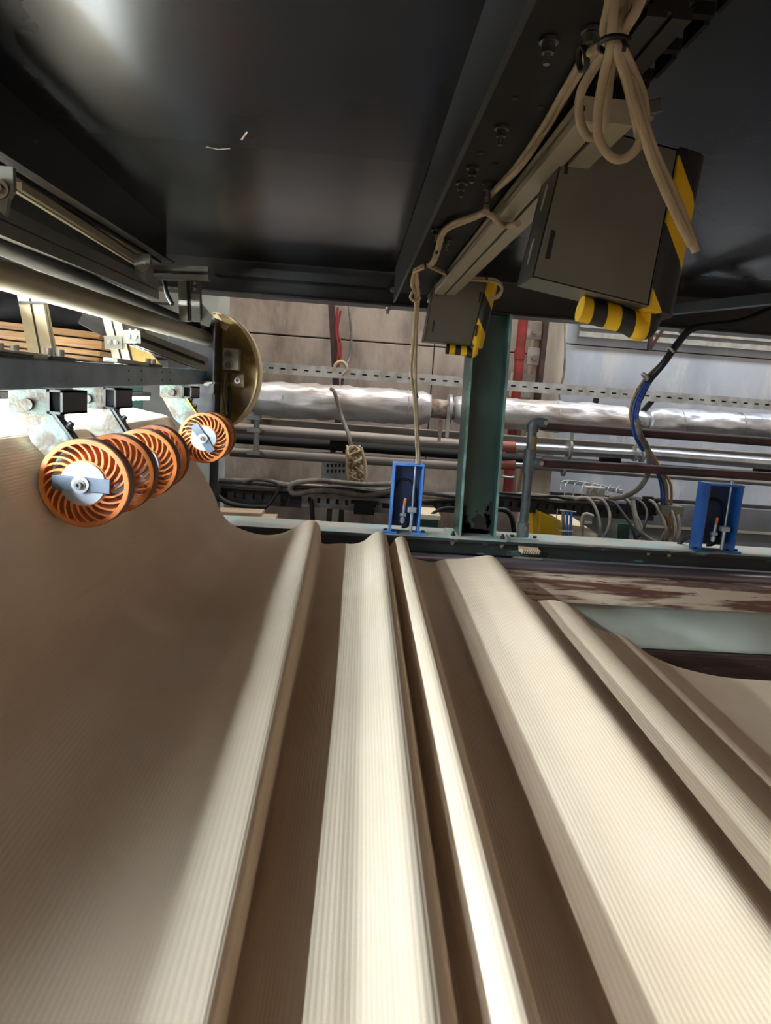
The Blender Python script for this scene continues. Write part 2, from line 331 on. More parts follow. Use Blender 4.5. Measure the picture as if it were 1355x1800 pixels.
def blob(cx, cz, w, h, y, seed, base=True):
    r = random.Random(seed); pts = []; n = 34
    for i in range(n):
        a = 2*math.pi*i/n; k = 1+r.uniform(-.28, .28); x = cx+w*math.cos(a)*k; z = cz+h*math.sin(a)*k
        pts.append((min(max(x, x0+.013), x1-.013), max(z, -.626)))
    vs = [(x, y, z) for x, z in pts]+[(cx, y, cz)]; return vs, [(i, (i+1)%n, n) for i in range(n)]
ch = MB()
for a in [(0.565,-.60,.03,.07), (0.56,-.54,.02,.05), (0.66,-.585,.05,.055), (0.69,-.53,.022,.06), (0.62,-.62,.08,.02), (0.585,-.61,.03,.035), (0.551,-.44,.006,.02), (.625,-.52,.006,.005), (.675,-.5,.01,.012)]:
    ch.add(*blob(*a, 3.1985, int(a[0]*1000)))
tag(ch.build('bare_patch', 'chip', gc), 'bare dark metal where the green paint has flaked off')
MB().box((0.495, 3.09, -0.638), (0.76, 3.31, -0.628)).build('base_plate', 'greentop', gc, bevel=.001)
for (bx, by) in ((.51, 3.12), (.745, 3.12)):
    MB().hexnut((bx, by, -.628), (bx, by, -.617), .011).cyl((bx, by, -.628), (bx, by, -.606), .006, 8).build('bolt', 'chip', gc)
    MB().hexnut((bx, by, -.652), (bx, by, -.663), .012).cyl((bx, by, -.652), (bx, by, -.672), .007, 8).build('nut', 'bolt', gc)
lb = thing('lower_cross_beam', (0.8, 3.2, -0.72), 'dark green steel cross beam with chipped top carrying the column and blue brackets', 'beam')
MB().box((-0.9, 3.10, -0.652), (3.2, 3.34, -0.638)).build('upper_flange', 'greend', lb)
MB().box((-0.9, 3.102, -0.6384), (3.2, 3.34, -0.6374)).build('flange_face', 'greentop', lb)
MB().box((-0.9, 3.16, -0.72), (3.2, 3.17, -0.652)).build('web_plate', 'greend', lb)
for px, py in [(1138, 972), (1174, 975)]:
    p = P(px, py, 3.16); MB().hexnut(p, p+Vector((0,-.012,0)), .01).build('bolt', 'bolt', lb)

# worn boards of the conveyor side below it
MB_ = MB().prism((-0.95, 3.09, -0.745), (3.2, 3.09, -0.745), [(.052*math.cos(a), .03*math.sin(a)) for a in [i*math.pi/8 for i in range(16)]], smooth=True)
tag(MB_.build('steel_lip', 'steelroll'), 'dull bluish steel lip with rounded top between green beam and worn boards', 'lip')
wbd = thing('worn_side_boards', (1.2, 3.0, -0.85), 'sloping side boards with worn cream coating and brown scuffs beside the folds', 'board')
def slope_piece(xa, xb, ca, cb, dz=0):
    s = MB(); N_ = 6; prof = [(3.10, -.752), (3.03, -.757), (2.985, -.772), (2.955, -.80), (2.935, -.845), (2.93, -.866), (2.95, -.87), (3.10, -.80)]
    vs = []
    for t, x in ((0, xa), (1, xb)):
        for i, (y, z) in enumerate(prof):
            sk = (ca if t == 0 else cb)*min(1, max(0, (3.10-y)/.17))
            vs.append((x+sk, y, z+dz))
    n = len(prof); s.add(vs, [(i, (i+1)%n, n+(i+1)%n, n+i) for i in range(n)]+[tuple(range(n))[::-1], tuple(range(n, 2*n))]); return s
for xa, xb, ca, cb in [(-.6, .48, 0, 0), (.483, 1.42, 0, .27), (1.424, 1.95, .27, .1), (1.954, 3.1, .1, 0)]:
    slope_piece(xa, xb, ca, cb, random.uniform(-.002, 0)).build('board', 'worn', wbd, bevel=.001)
sp = MB(); pr = [(3.06, -.84), (3.055, -.93), (3.04, -1.0), (3.02, -1.07), (3.0, -1.09)]
vs = []; 
for x in (0.75, 3.1):
    vs += [(x, y, z) for y, z in pr]+[(x, y+.02, z) for y, z in pr[::-1]]
n = len(pr)*2; sp.add(vs, [(i, (i+1)%n, n+(i+1)%n, n+i) for i in range(n)]+[tuple(range(n))[::-1], tuple(range(n, 2*n))], True)
tag(sp.build('side_sheet', 'sidep'), 'smooth pale green grey sheet under the worn boards at right', 'panel')
tag(MB().box((1.0, 2.96, -1.36), (3.1, 3.06, -1.094)).build('lower_side_board', 'wornd', bevel=.01), 'dark brown scuffed board below the pale sheet at right', 'board')
tag(MB().box((-1.6, 3.14, -2.0), (3.1, 3.17, -1.1)).build('machine_side_plate', 'blackm'), 'dark side plate of the conveyor below the folds', 'panel')

# ================================================================ THE CORRUGATED WEB
prof = [(-1.75, .02), (-1.35, -.05), (-1.05, -.10), (-.90, -.128), (-.82, -.142), (-.766, -.1515), (-.732, -.187), (-.70, -.238), (-.665, -.308), (-.616, -.38), (-.57, -.46), (-.535, -.54),
        (-.49, -.592), (-.42, -.622), (-.35, -.634), (-.28, -.625), (-.215, -.594), (-.175, -.566), (-.143, -.556), (-.12, -.566), (-.105, -.592), (-.099, -.63), (-.094, -.655), (-.07, -.658), (-.01, -.652), (.045, -.650),
        (.085, -.636), (.118, -.606), (.145, -.589), (.165, -.590), (.182, -.604), (.192, -.632), (.200, -.652), (.210, -.640), (.225, -.617), (.245, -.605), (.262, -.608), (.278, -.628), (.290, -.664), (.302, -.695),
        (.345, -.706), (.395, -.713), (.425, -.704), (.455, -.695), (.52, -.690), (.585, -.678), (.632, -.668), (.66, -.669), (.682, -.680), (.698, -.700), (.712, -.718), (.735, -.724), (.77, -.721), (.80, -.719), (.83, -.721), (.862, -.731),
        (.893, -.752), (.93, -.785), (.965, -.814), (1.005, -.830), (1.043, -.838), (1.075, -.841), (1.10, -.849), (1.13, -.868), (1.20, -.914), (1.28, -.946), (1.36, -.968), (1.506, -.991), (1.703, -.998), (2.3, -1.0)]
def near_shift(x):
    k = [(-.9, 0), (-.5, 0), (-.2, .025), (-.143, .037), (-.12, .028), (-.10, .012), (-.094, .003), (.0, -.035), (.15, -.045), (.3, -.045), (.42, -.07), (.63, -.065), (.76, -.08), (.86, -.05), (1.05, -.065), (3, -.1)]
    for (a, b), (c, d) in zip(k, k[1:]):
        if x <= c: return b+(d-b)*max(0, (x-a))/(c-a)
    return -.1
def near_drop(x):
    k = [(-9, 0), (-.45, 0), (-.22, -.014), (-.15, -.02), (-.11, -.016), (-.094, .004), (-.05, .016), (.05, .018), (.09, .008), (.13, 0), (9, 0)]
    for (a, b), (c, d) in zip(k, k[1:]):
        if x <= c: t = (x-a)/(c-a); t = t*t*(3-2*t); return b+(d-b)*t
pts = catmull([Vector((x, 0, z)) for x, z in prof], 12)
acc = [0]
for a, b in zip(pts, pts[1:]): acc.append(acc[-1]+(b-a).length)
PITCH = 0.0076; SUB = 6; total = acc[-1]; ncol = int(total/PITCH*SUB)
cols = []; j = 0
for i in range(ncol+1):
    s_ = total*i/ncol
    while j < len(acc)-2 and acc[j+1] < s_: j += 1
    t = (s_-acc[j])/max(1e-9, acc[j+1]-acc[j]); p = pts[j].lerp(pts[j+1], t); d = (pts[j+1]-pts[j]).normalized()
    cols.append((p, d, s_))
YF = 2.92; rowsY = [YF, YF-.004, YF-.03, YF-.08, YF-.15, 2.65, 2.5, 2.3, 2.1, 1.9, 1.7, 1.5, 1.3, 1.1, .95, .8, .68, .56, .45, .34, .2]
def web_pt(p, d, off, Y):
    q = (YF-Y)/(YF-.55); n = Vector((-d.z, 0, d.x))
    g_ = min(1, max(0, (p.x-.655)/.075)); Y = Y-.47*g_*g_*(3-2*g_)*(Y-.2)/2.72
    if -.84 < p.x < -.69: off += .003*q*min(1, (p.x+.84)/.05, (-.69-p.x)/.03)
    wob = .004*math.sin(p.x*9+Y*2.3)*min(1, q*3)
    return (p.x+n.x*off+near_shift(p.x)*q, Y, p.z+n.z*off+wob*.5+near_drop(p.x)*q)
web = thing('corrugated_web', (0, 1.5, -1.2), 'wide cream corrugated paper web draped in long rolling folds', 'paper web')
s = MB(); vs = []
for Y in rowsY:
    for p, d, sa in cols:
        ph = (sa % PITCH)/PITCH; off = .0002*(abs(math.sin(math.pi*ph))*2-1) + (.0006*(abs(math.sin(math.pi*ph))*2-1) if Y > YF-.005 else 0)
        vs.append(web_pt(p, d, off, Y))
nc = len(cols)
s.add(vs, [(r*nc+i, r*nc+i+1, (r+1)*nc+i+1, (r+1)*nc+i) for r in range(len(rowsY)-1) for i in range(nc-1)], True)
s.build('fluted_face', 'paper', web)
s = MB(); vs = []
for Y in (YF-.001, YF-.06):
    for p, d, sa in cols: vs.append(web_pt(p, d, -.0022+.0012*math.cos(2*math.pi*sa/PITCH), Y))
s.add(vs, [(i, i+1, nc+i+1, nc+i) for i in range(nc-1)], True)
tag(s.build('flute_layer', 'paper', web), 'serrated fluted edge', kind='stuff')
s = MB(); vs = []; cc = cols[::12]
for Y in (YF-.001, 2.3, 1.6, .9, .2):
    for p, d, sa in cc: vs.append(web_pt(p, d, -.0036, Y))
n2 = len(cc); s.add(vs, [(r*n2+i, r*n2+i+1, (r+1)*n2+i+1, (r+1)*n2+i) for r in range(4) for i in range(n2-1)], True)
s.build('liner', 'paper', web)

# ================================================================ LEFT: LAMPS
def lamp_bar(name, X, z, y0, y1, m, label, shield=0.0, tilt=0.0, w=.022):
    t = thing(name, (X, y0, z), label, 'lamp')
    MB().box((X-w, y0, z+.012), (X+w*.8, y1, z+.03)).build('housing', 'galvd', t)
    MB().box((X-w*.8, y0+.01, z-.002), (X+w*.6, y1-.01, z+.012)).build('tube', m, t)
    if shield: MB().box((X-w, y0, z-.02), (X+shield, y1, z-.012)).build('shield', 'galvd', t); MB().box((X-w-.004, y0, z-.02), (X-w, y1, z+.03)).build('back', 'galvd', t)
    return t
lamp_bar('strip_lamp', -.87, -.088, -.2, 2.98, 'lamp', 'glowing white strip lamp behind the orange wheels under the blue grey beam')
t = thing('strip_lamp', (-1.02, 1.5, .27), 'upper strip lamp added behind the long dusty tube at left to light the right folds', 'lamp')  # added lamp, tucked out of sight to light the right-hand folds
MB().box((-1.045, -.2, .250), (-.985, 3.0, .254)).box((-1.045, -.2, .306), (-.985, 3.0, .310)).box((-1.049, -.2, .250), (-1.045, 3.0, .310)).box((-.985, -.2, .277), (-.981, 3.0, .310)).build('housing', 'galvd', t)  # trough and cowl shaped to limit where the added light falls
MB().box((-1.044, -.19, .256), (-1.038, 2.99, .304)).build('tube', 'lamp_added', t)

# LEFT: rails
def rail(a, b, X, w, h, name, m, label, cat, ext=0.7, **k):
    pa = PX(*a, X); pb = PX(*b, X); d = (pa-pb).normalized(); pa = pa+d*ext
    return profile(pa, pb, w, h, label, m=m, name=name, cat=cat, **k)
r1 = thing('deck_edge_rail', (-.7, 1.8, .41), 'black folded edge rail along the left border of the deck', 'rail')
pa, pb = PX(0, 262, -.70), PX(292, 452, -.70); pa = pa+(pa-pb).normalized()*1.8
MB().prism(pa, pb, [(-.004,-.02),(.03,-.02),(.03,-.015),(0,-.015),(0,.12),(-.004,.12)]).build('angle', 'black', r1)
MB().prism(pa+Vector((-.03,0,-.012)), pb+Vector((-.03,0,-.012)), [(-.012,-.012),(.012,-.012),(.014,.012),(-.012,.012)]).build('lower_bead', 'black', r1)
rail((25, 312), (255, 462), -.74, .03, .045, 'slotted_rail', 'aluw', 'pale slotted aluminium rail just below the black deck edge at upper left', 'rail', ext=0.0)
rail((0, 392), (268, 510), -.74, .045, .06, 'wide_rail', 'steel', 'wide greenish aluminium rail, second from the top at upper left', 'rail', ext=1.7, g=.004)
tb = thing('long_tube', (-.72, 2, .2), 'long thick dusty tube running from the left edge to the guard disc', 'tube')
pa, pb = PX(0, 482, -.72), PX(372, 598, -.66); pa = pa+(pa-pb).normalized()*1.7
MB().cyl(pa, pb, .031, 28).build('shell', 'aluw', tb)
MB().cyl(pb, pb+(pb-pa).normalized()*.02, .018, 16).build('end_cap', 'galv', tb)
pa, pb = PX(0, 430, -.76), PX(380, 590, -.70); pa = pa+(pa-pb).normalized()*1.7
d_ = MB().cyl(pa, pb, .022, 16).build('cable_conduit', 'blackm'); tag(d_, 'black conduit resting above the long dusty tube at left', 'conduit')
pa, pb = PX(0, 345, -.80), PX(250, 480, -.80)
tag(MB().bar(pa, pb, .01, .09).build('dark_cover_strip', 'blackm'), 'dark brown cover strip between the two aluminium rails at left', 'strip')
# hinge brackets on rails
def hinge(px, py, Y, s_, label):
    p = P(px, py, Y); t = thing('hinge_bracket', p, label, 'bracket', 'hinge brackets on the left rails')
    k = s_*Y/1200
    pl_ = [(-.5,.9),(.35,.9),(.6,.1),(.45,-.5),(-.15,-1.0),(-.3,-.3),(-.5,0)]
    MB().prism(p+Vector((0,.006,0)), p-Vector((0,.006,0)), [(-x*k*-1, y*k) for x, y in pl_]).build('plate', 'steel', t, bevel=.001)
    MB().cyl(p-Vector((0,.006,0)), p-Vector((0,.012,0)), .36*k, 20).build('washer', 'bolt', t)
    MB().hexnut(p-Vector((0,.012,0)), p-Vector((0,.02,0)), .2*k).build('bolt', 'bolt', t)
    return t
hinge(252, 470, 2.3, 24, 'small steel hinge bracket with round bolt at the end of the pale slotted rail')
hinge(4, 335, 1.35, 40, 'larger steel hinge bracket cut by the left edge of the picture')
# T shaped support
profile(P(272, 479, 2.55), P(368, 482, 2.55), .04, .045, 'short horizontal aluminium profile under the deck, above the vertical double profile', g=.01, up=(0,0,1), m='steel')
t = profile(P(333, 492, 2.6), P(336, 565, 2.6), .075, .04, 'vertical double aluminium profile hanging above the guard disc', g=.014, up=(0,1,0), m='steel')
p = P(343, 505, 2.565); MB().bar(p+Vector((0,0,.03)), p-Vector((0,0,.022)), .028, .004, up=(0,1,0)).build('fixing_plate', 'black', t)
for dz in (.012, -.008): q = p+Vector((0,-.004,dz)); MB().cyl(q, q-Vector((0,.007,0)), .006, 10).build('screw', 'bolt', t)
tag(MB().add([P(352,530,2.6),P(374,556,2.6),P(368,575,2.6),P(352,570,2.6), P(352,530,2.66),P(374,556,2.66),P(368,575,2.66),P(352,570,2.66)], [(0,1,2,3),(7,6,5,4),(0,4,5,1),(1,5,6,2),(2,6,7,3),(3,7,4,0)]).build('corner_gusset', 'steel'), 'dark triangular gusset beside the vertical double profile', 'bracket')
tag(MB().tube([P(288,490,2.7), P(293,515,2.68), P(303,535,2.66)], .008).build('black_strap', 'rubber'), 'black strap hanging left of the vertical double profile', 'strap')
# slanting profiles
t1 = profile(P(48, 478, 1.9), P(82, 655, 1.9), .062, .03, 'broad slanting aluminium profile at far left, held by a black cable tie', m='aluw', g=.006, up=(0,1,0), group='slanting profiles')
p = P(66, 534, 1.9); MB().bar(p+Vector((-.04,-.019,-.002)), p+Vector((.042,-.019,.004)), .004, .006).bar(p+Vector((.038,-.02,.004)), p+Vector((.038,.02,.004)), .004, .006).build('cable_tie', 'rubber', t1)
t2 = profile(P(190, 528, 2.2), P(222, 655, 2.2), .052, .026, 'narrower slanting aluminium profile with clamp plates beside the teal panel', m='aluw', g=.006, up=(0,1,0), group='slanting profiles')
for px, py in ((199, 603), (232, 593)):
    p = P(px, py, 2.175); MB().bar(p+Vector((-.026,0,0)), p+Vector((.026,0,.004)), .004, .04).build('clamp_plate', 'steel', t2, bevel=.001)
    for dx in (-.009, .01): q = p+Vector((dx,-.003,.002)); MB().cyl(q, q-Vector((0,.007,0)), .0075, 12).hexnut(q, q-Vector((0,.011,0)), .0045).build('screw', 'bolt', t2)
profile(P(232, 592, 2.22), P(358, 640, 2.6), .03, .05, 'long diagonal aluminium profile sloping down to the blue grey beam', m='alu', g=.012)
profile(P(143, 556, 2.2), P(204, 590, 2.235), .03, .045, 'short dark diagonal profile between the two slanting profiles', m='black', g=.01)
# stack of paperboard
bs = thing('board_stack', (-1.5, 3.2, -.1), 'stack of brown paperboard sheets seen edge on behind the slanting profiles', 'stack')
zt = P(60, 570, 2.6).z; ang = -.045
for k, (h, off) in enumerate([(.024, .0), (.03, .012), (.018, .004), (.016, .0), (.03, .02)]):
    z1 = zt; z0_ = zt-h; zt = z0_-.006
    MB().hexa([(-1.75, 2.6-off, z0_+.02), (-.93+off, 2.6-off, z0_-.012), (-.93+off, 2.6-off, z1-.012), (-1.75, 2.6-off, z1+.02), (-1.75, 3.1, z0_+.02), (-.93, 3.1, z0_-.012), (-.93, 3.1, z1-.012), (-1.75, 3.1, z1+.02)]).build('board', 'ply', bs, bevel=.001)
    MB().hexa([(-1.74, 2.61, zt+.02), (-.94, 2.61, zt-.012), (-.94, 2.61, z0_-.012), (-1.74, 2.61, z0_+.02), (-1.74, 3.1, zt+.02), (-.94, 3.1, zt-.012), (-.94, 3.1, z0_-.012), (-1.74, 3.1, z0_+.02)]).build('spacer', 'plyd', bs)
# black cloth heap
s = MB(); vs = []; nu, nv = 26, 10
for j in range(nv):
    for i in range(nu):
        u = i/(nu-1); v = j/(nv-1); x = -1.72+u*.92
        top = .36-.03*math.sin(u*5)-.10*max(0, u-.55)/.45 if u > .1 else .31
        bot = .145-.05*math.sin(math.pi*u)**2
        z = top+(bot-top)*v; y = 2.72-.09*math.sin(math.pi*v)+.02*math.sin(u*17+v*6)
        vs.append((x, y, z))
s.add(vs, [(j*nu+i, j*nu+i+1, (j+1)*nu+i+1, (j+1)*nu+i) for j in range(nv-1) for i in range(nu-1)], True)
o = s.build('black_cloth', 'cloth'); o.modifiers.new('solid', 'SOLIDIFY').thickness = .02
tag(o, 'black cloth heaped on the paperboard stack behind the slanting profiles', 'cloth')
# machine behind
mc = thing('teal_machine', (-1.7, 4.0, -2.0), 'teal and pale painted machine housing behind the left rails', 'machine')
MB().box((-3.4, 3.9, -2.0), (-1.16, 4.3, 1.3)).build('housing', 'teal', mc, bevel=.01)
MB().box((-1.155, 3.88, -2.0), (-.75, 4.2, .52)).build('side_door', 'pale', mc, bevel=.005)
MB().box((-1.155, 3.86, .10), (-.9, 3.885, .115)).box((-1.155, 3.86, .10), (-1.145, 3.885, .40)).box((-1.2,3.86,.395),(-1.0,3.885,.405)).build('door_edge', 'galvd', mc)
MB().hexa([P(120, 540, 3.6), P(238, 640, 3.6), P(248, 550, 3.6), P(165, 515, 3.6), P(120, 540, 3.64), P(238, 640, 3.64), P(248, 550, 3.64), P(165, 515, 3.64)]).build('wood_grained_panel', 'slab', mc, label='pale wood grained panel')
tag(MB().bar(P(222, 598, 2.5), P(285, 668, 2.5), .07, .01, up=(0,1,0)).build('yellow_strut', 'guard'), 'slanting dirty yellow strut behind the diagonal profile', 'strut')

# end plate + guard disc
ep = thing('end_plate', (-.75, 3.15, -.1), 'dark vertical end plate where the blue grey beam meets the guard disc', 'plate')
MB().box((-.83, 3.16, -.06), (-.60, 3.18, .275)).build('plate', 'blackm', ep)
MB().box((-.605, 3.02, -.5), (-.598, 3.18, .27)).build('side_flange', 'black', ep)
MB().box((-.72, 3.08, -.20), (-.605, 3.16, .0)).build('lower_box', 'galvd', ep)
MB().box((-.725, 3.02, -.006), (-.595, 3.17, .003)).box((-.70,3.02,-.016),(-.67,3.03,-.006)).box((-.64,3.02,-.016),(-.62,3.03,-.006)).build('ledge', 'steel', ep)
MB().box((-.602, 3.0, -.72), (-.588, 3.1, -.05)).build('post', 'blackm', ep)
gd = thing('guard_disc', P(385, 650, 3.25), 'half round yellow guard disc with beige rim at the end of the beam', 'guard')
c = P(378, 655, 3.24); R1 = .208; R2 = .262
def half(r1_, r2_, y0, y1, name, m, ri=None):
    n = 40; vs = []; s = MB(); out = [(c.x+r1_*math.sin(math.pi*i/n)-.0, c.z+r2_*math.cos(math.pi*i/n)) for i in range(n+1)]
    if ri is None:
        s.add([(x, y0, z) for x, z in out]+[(x, y1, z) for x, z in out], [tuple(range(n+1)), tuple(range(n+1, 2*n+2))[::-1]]+[(i, i+1, n+2+i, n+1+i) for i in range(n)])
    else:
        inn = [(c.x+(r1_-ri)*math.sin(math.pi*i/n), c.z+(r2_-ri)*math.cos(math.pi*i/n)) for i in range(n+1)]
        L_ = [out, out, inn, inn]; Y_ = [y0, y1, y1, y0]
        for q in range(4): vs += [(x, Y_[q], z) for x, z in L_[q]]
        m_ = n+1; s.add(vs, [(q*m_+i, q*m_+i+1, ((q+1)%4)*m_+i+1, ((q+1)%4)*m_+i) for q in range(4) for i in range(n)]+[(0, m_, 2*m_, 3*m_), (n, m_+n, 2*m_+n, 3*m_+n)])
    return s.build(name, m, gd)
half(R1-.004, R2-.004, 3.30, 3.306, 'disc', 'guard'); half(R1, R2, 3.14, 3.31, 'rim', 'rim', ri=.007)
jb = thing('junction_box', P(405, 632, 3.2), 'small grey two knob junction box mounted on the yellow guard disc', 'box')
a = P(392, 611, 3.18); b = P(411, 651, 3.18)
MB().box((a.x, 3.18, b.z), (b.x+.02, 3.24, a.z)).build('case', 'plug', jb, bevel=.004)
for f in (.27, .74):
    q = Vector(((a.x+b.x)/2, 3.18, a.z+(b.z-a.z)*f)); MB().ring(q, q-Vector((0,.012,0)), .024, .018, 20).build('knob', 'plug', jb); MB().cyl(q, q-Vector((0,.006,0)), .012, 14).build('knob_centre', 'steel', jb)
lg = thing('guard_lug', P(418, 669, 3.2), 'square steel lug with round nut on the yellow guard disc', 'lug')
q = P(418, 669, 3.22); MB().bar(q+Vector((0,0,.028)), q-Vector((0,0,.028)), .056, .006, up=(0,1,0)).build('plate', 'guard', lg)
MB().ring(q-Vector((0,.003,0)), q-Vector((0,.014,0)), .014, .008, 20).build('nut', 'bolt', lg)
tag(MB().tube([P(396, 655, 3.17), P(393, 690, 3.15), P(396, 712, 3.15), P(398, 730, 3.14)], .007).build('guard_cable', 'cableg'), 'grey cable running down from the junction box on the guard disc', 'cable')
tag(MB().tube([P(402, 680, 3.19), P(404, 705, 3.17), P(399, 740, 3.16), P(390, 770, 3.15)], .010).build('guard_hose', 'rubber'), 'black hose beside the grey cable in front of the guard disc', 'hose')
el = MB(); e = P(391, 572, 3.1)
tag(el.bar(P(378, 553, 3.12), P(392, 572, 3.12), .012, .02).bar(P(392,572,3.12), P(399,577,3.12), .03,.025).build('guard_bracket', 'rim'), 'cast bracket at the top of the guard disc rim', 'bracket')

# blue grey beam
bb = thing('wheel_beam', (-.68, 2.0, 0), 'blue grey square steel beam carrying the orange wheels', 'beam')
pa, pb = Vector((-.68, -.3, -.040)), Vector((-.68, 3.13, .022))
MB().prism(pa, pb, [(-.03,-.031),(.03,-.031),(.03,.031),(-.03,.031)]).build('tube', 'bbeam', bb, bevel=.004)
def beam_z(y, k): return pa.z+(pb.z-pa.z)*(y-pa.y)/(pb.y-pa.y)+k
for px in (18, 104, 274):
    y = .65*F/(VPX-px); z = beam_z(y, .031)
    MB().box((-.70, y-.18*y/1.5, z), (-.66, y+.03, z+.011)).build('pad', 'white', bb, bevel=.001, label='off white packing strip')
    MB().box((-.70, y+.035, z), (-.655, y+.17, z+.010)).build('clamp_block', 'black', bb, bevel=.002)
    for dy in (.07, .13):
        MB().cyl((-.675, y+dy, z+.010), (-.675, y+dy, z+.026), .0085, 14).build('bolt', 'bolt', bb)
for y in (2.05, 2.17, 2.4, 2.5):
    for dz in (-.012, .014): MB().cyl((-.6515, y, beam_z(y, dz)), (-.6485, y, beam_z(y, dz)), .003, 8).build('hole', 'rubber', bb)

# wheels
WR = .1; NSP = 24
def spoke_mesh(y0, y1):
    s = MB(); n = 7; a0 = 0; lft = []; rgt = []
    for i in range(n):
        t = i/(n-1); r = .050+(.090-.050)*t; a = .44*t**1.3; hw = .0026+.001*abs(2*t-1)
        d = Vector((math.cos(a), math.sin(a))); tn = Vector((-d.y, d.x))
        lft.append(d*r+tn*hw); rgt.append(d*r-tn*hw)
    vs = [(p.x, y0, p.y) for p in lft+rgt]+[(p.x, y1, p.y) for p in lft+rgt]; m_ = 2*n
    fs = []
    for i in range(n-1):
        fs += [(i, i+1, n+i+1, n+i), (m_+i, m_+n+i, m_+n+i+1, m_+i+1), (i, m_+i, m_+i+1, i+1), (n+i, n+i+1, m_+n+i+1, m_+n+i)]
    s.add(vs, fs); return s
def make_wheel(label):
    t = thing('sun_wheel', (0, 0, 0), label, 'wheel', 'orange wheels pressing the web')
    t['label'] = label; W = .042
    MB().ring((0, 0, 0), (0, W, 0), .0985, .0885, 64).build('rim', 'orange', t)
    MB().ring((0, .0015, 0), (0, W-.0015, 0), .1, .098, 64).build('tread', 'tread', t)
    MB().ring((0, 0, 0), (0, W, 0), .052, .030, 48).build('hub_ring', 'orange', t)
    sp0 = spoke_mesh(.0008, W-.0008).build('spoke', 'orange', t)
    for k in range(1, NSP):
        q = sp0.copy(); COL.objects.link(q); ORG[q.name] = ORG[sp0.name]; q.parent = t; q.rotation_euler = (0, 2*math.pi*k/NSP, 0)
    MB().cyl((0, -.006, 0), (0, 0.001, 0), .049, 40).build('hub_disc', 'zinc', t)
    MB().cyl((0, 0.001, 0), (0, W, 0), .029, 24).build('bearing', 'zinc', t)
    return t
base = make_wheel('orange spoked wheel at the front of the row, nearest')
wl = [(P(147, 850, 1.54), 'nearest orange spoked wheel with steel crossbar, front wheel of the near pair'), (P(200, 833, 1.735), 'second orange wheel, half hidden behind the nearest wheel'),
      (P(249, 816, 1.96), 'third orange wheel, front one of the middle pair'), (P(270, 805, 2.10), 'fourth orange wheel, rear one of the middle pair'),
      (P(358, 770, 2.74), 'front orange wheel of the far pair, with slanted steel crossbar'), (P(369, 767, 2.86), 'rearmost orange wheel, close to the guard disc')]
wheels = []
for i, (p, lab) in enumerate(wl):
    o = base if i == 0 else copy_tree(base)
    o.location = p; ORG[o.name] = p; o['label'] = lab; wheels.append(o)
    o.rotation_euler = (0, random.uniform(0, .2), 0)
    if i in (0, 4): pass
# axle hardware per pair
def hardware(p, back, ang, lab):
    t = thing('axle_bar', p, lab, 'axle', 'axles of the wheel pairs')
    d = Vector((math.cos(ang), 0, -math.sin(ang)))
    q = p+Vector((0, -.013, 0))
    MB().bar(q-d*.062, q+d*.062, .008, .032, up=(-d.z*-1, 0, d.x) if False else (d.z, 0, -d.x)).build('flat_bar', 'barsteel', t, bevel=.001)
    MB().cyl(q-Vector((0,.004,0)), q-Vector((0,.009,0)), .019, 28).build('washer', 'zinc', t)
    MB().cyl(q-Vector((0,.009,0)), q-Vector((0,.013,0)), .012, 24).build('washer', 'bolt', t)
    MB().ring(q-Vector((0,.013,0)), q-Vector((0,.022,0)), .0075, .004, 16).build('socket_screw', 'bolt', t)
    MB().cyl(q, back+Vector((0,.05,0)), .012, 16).build('shaft', 'bolt', t)
hardware(wl[0][0], wl[1][0], .02, 'steel crossbar and axle on the nearest orange wheel')
hardware(wl[2][0], wl[3][0], .8, 'steel crossbar and axle of the middle pair of wheels, mostly hidden')
hardware(wl[4][0], wl[5][0], .95, 'slanted steel crossbar and axle on the far pair of wheels')
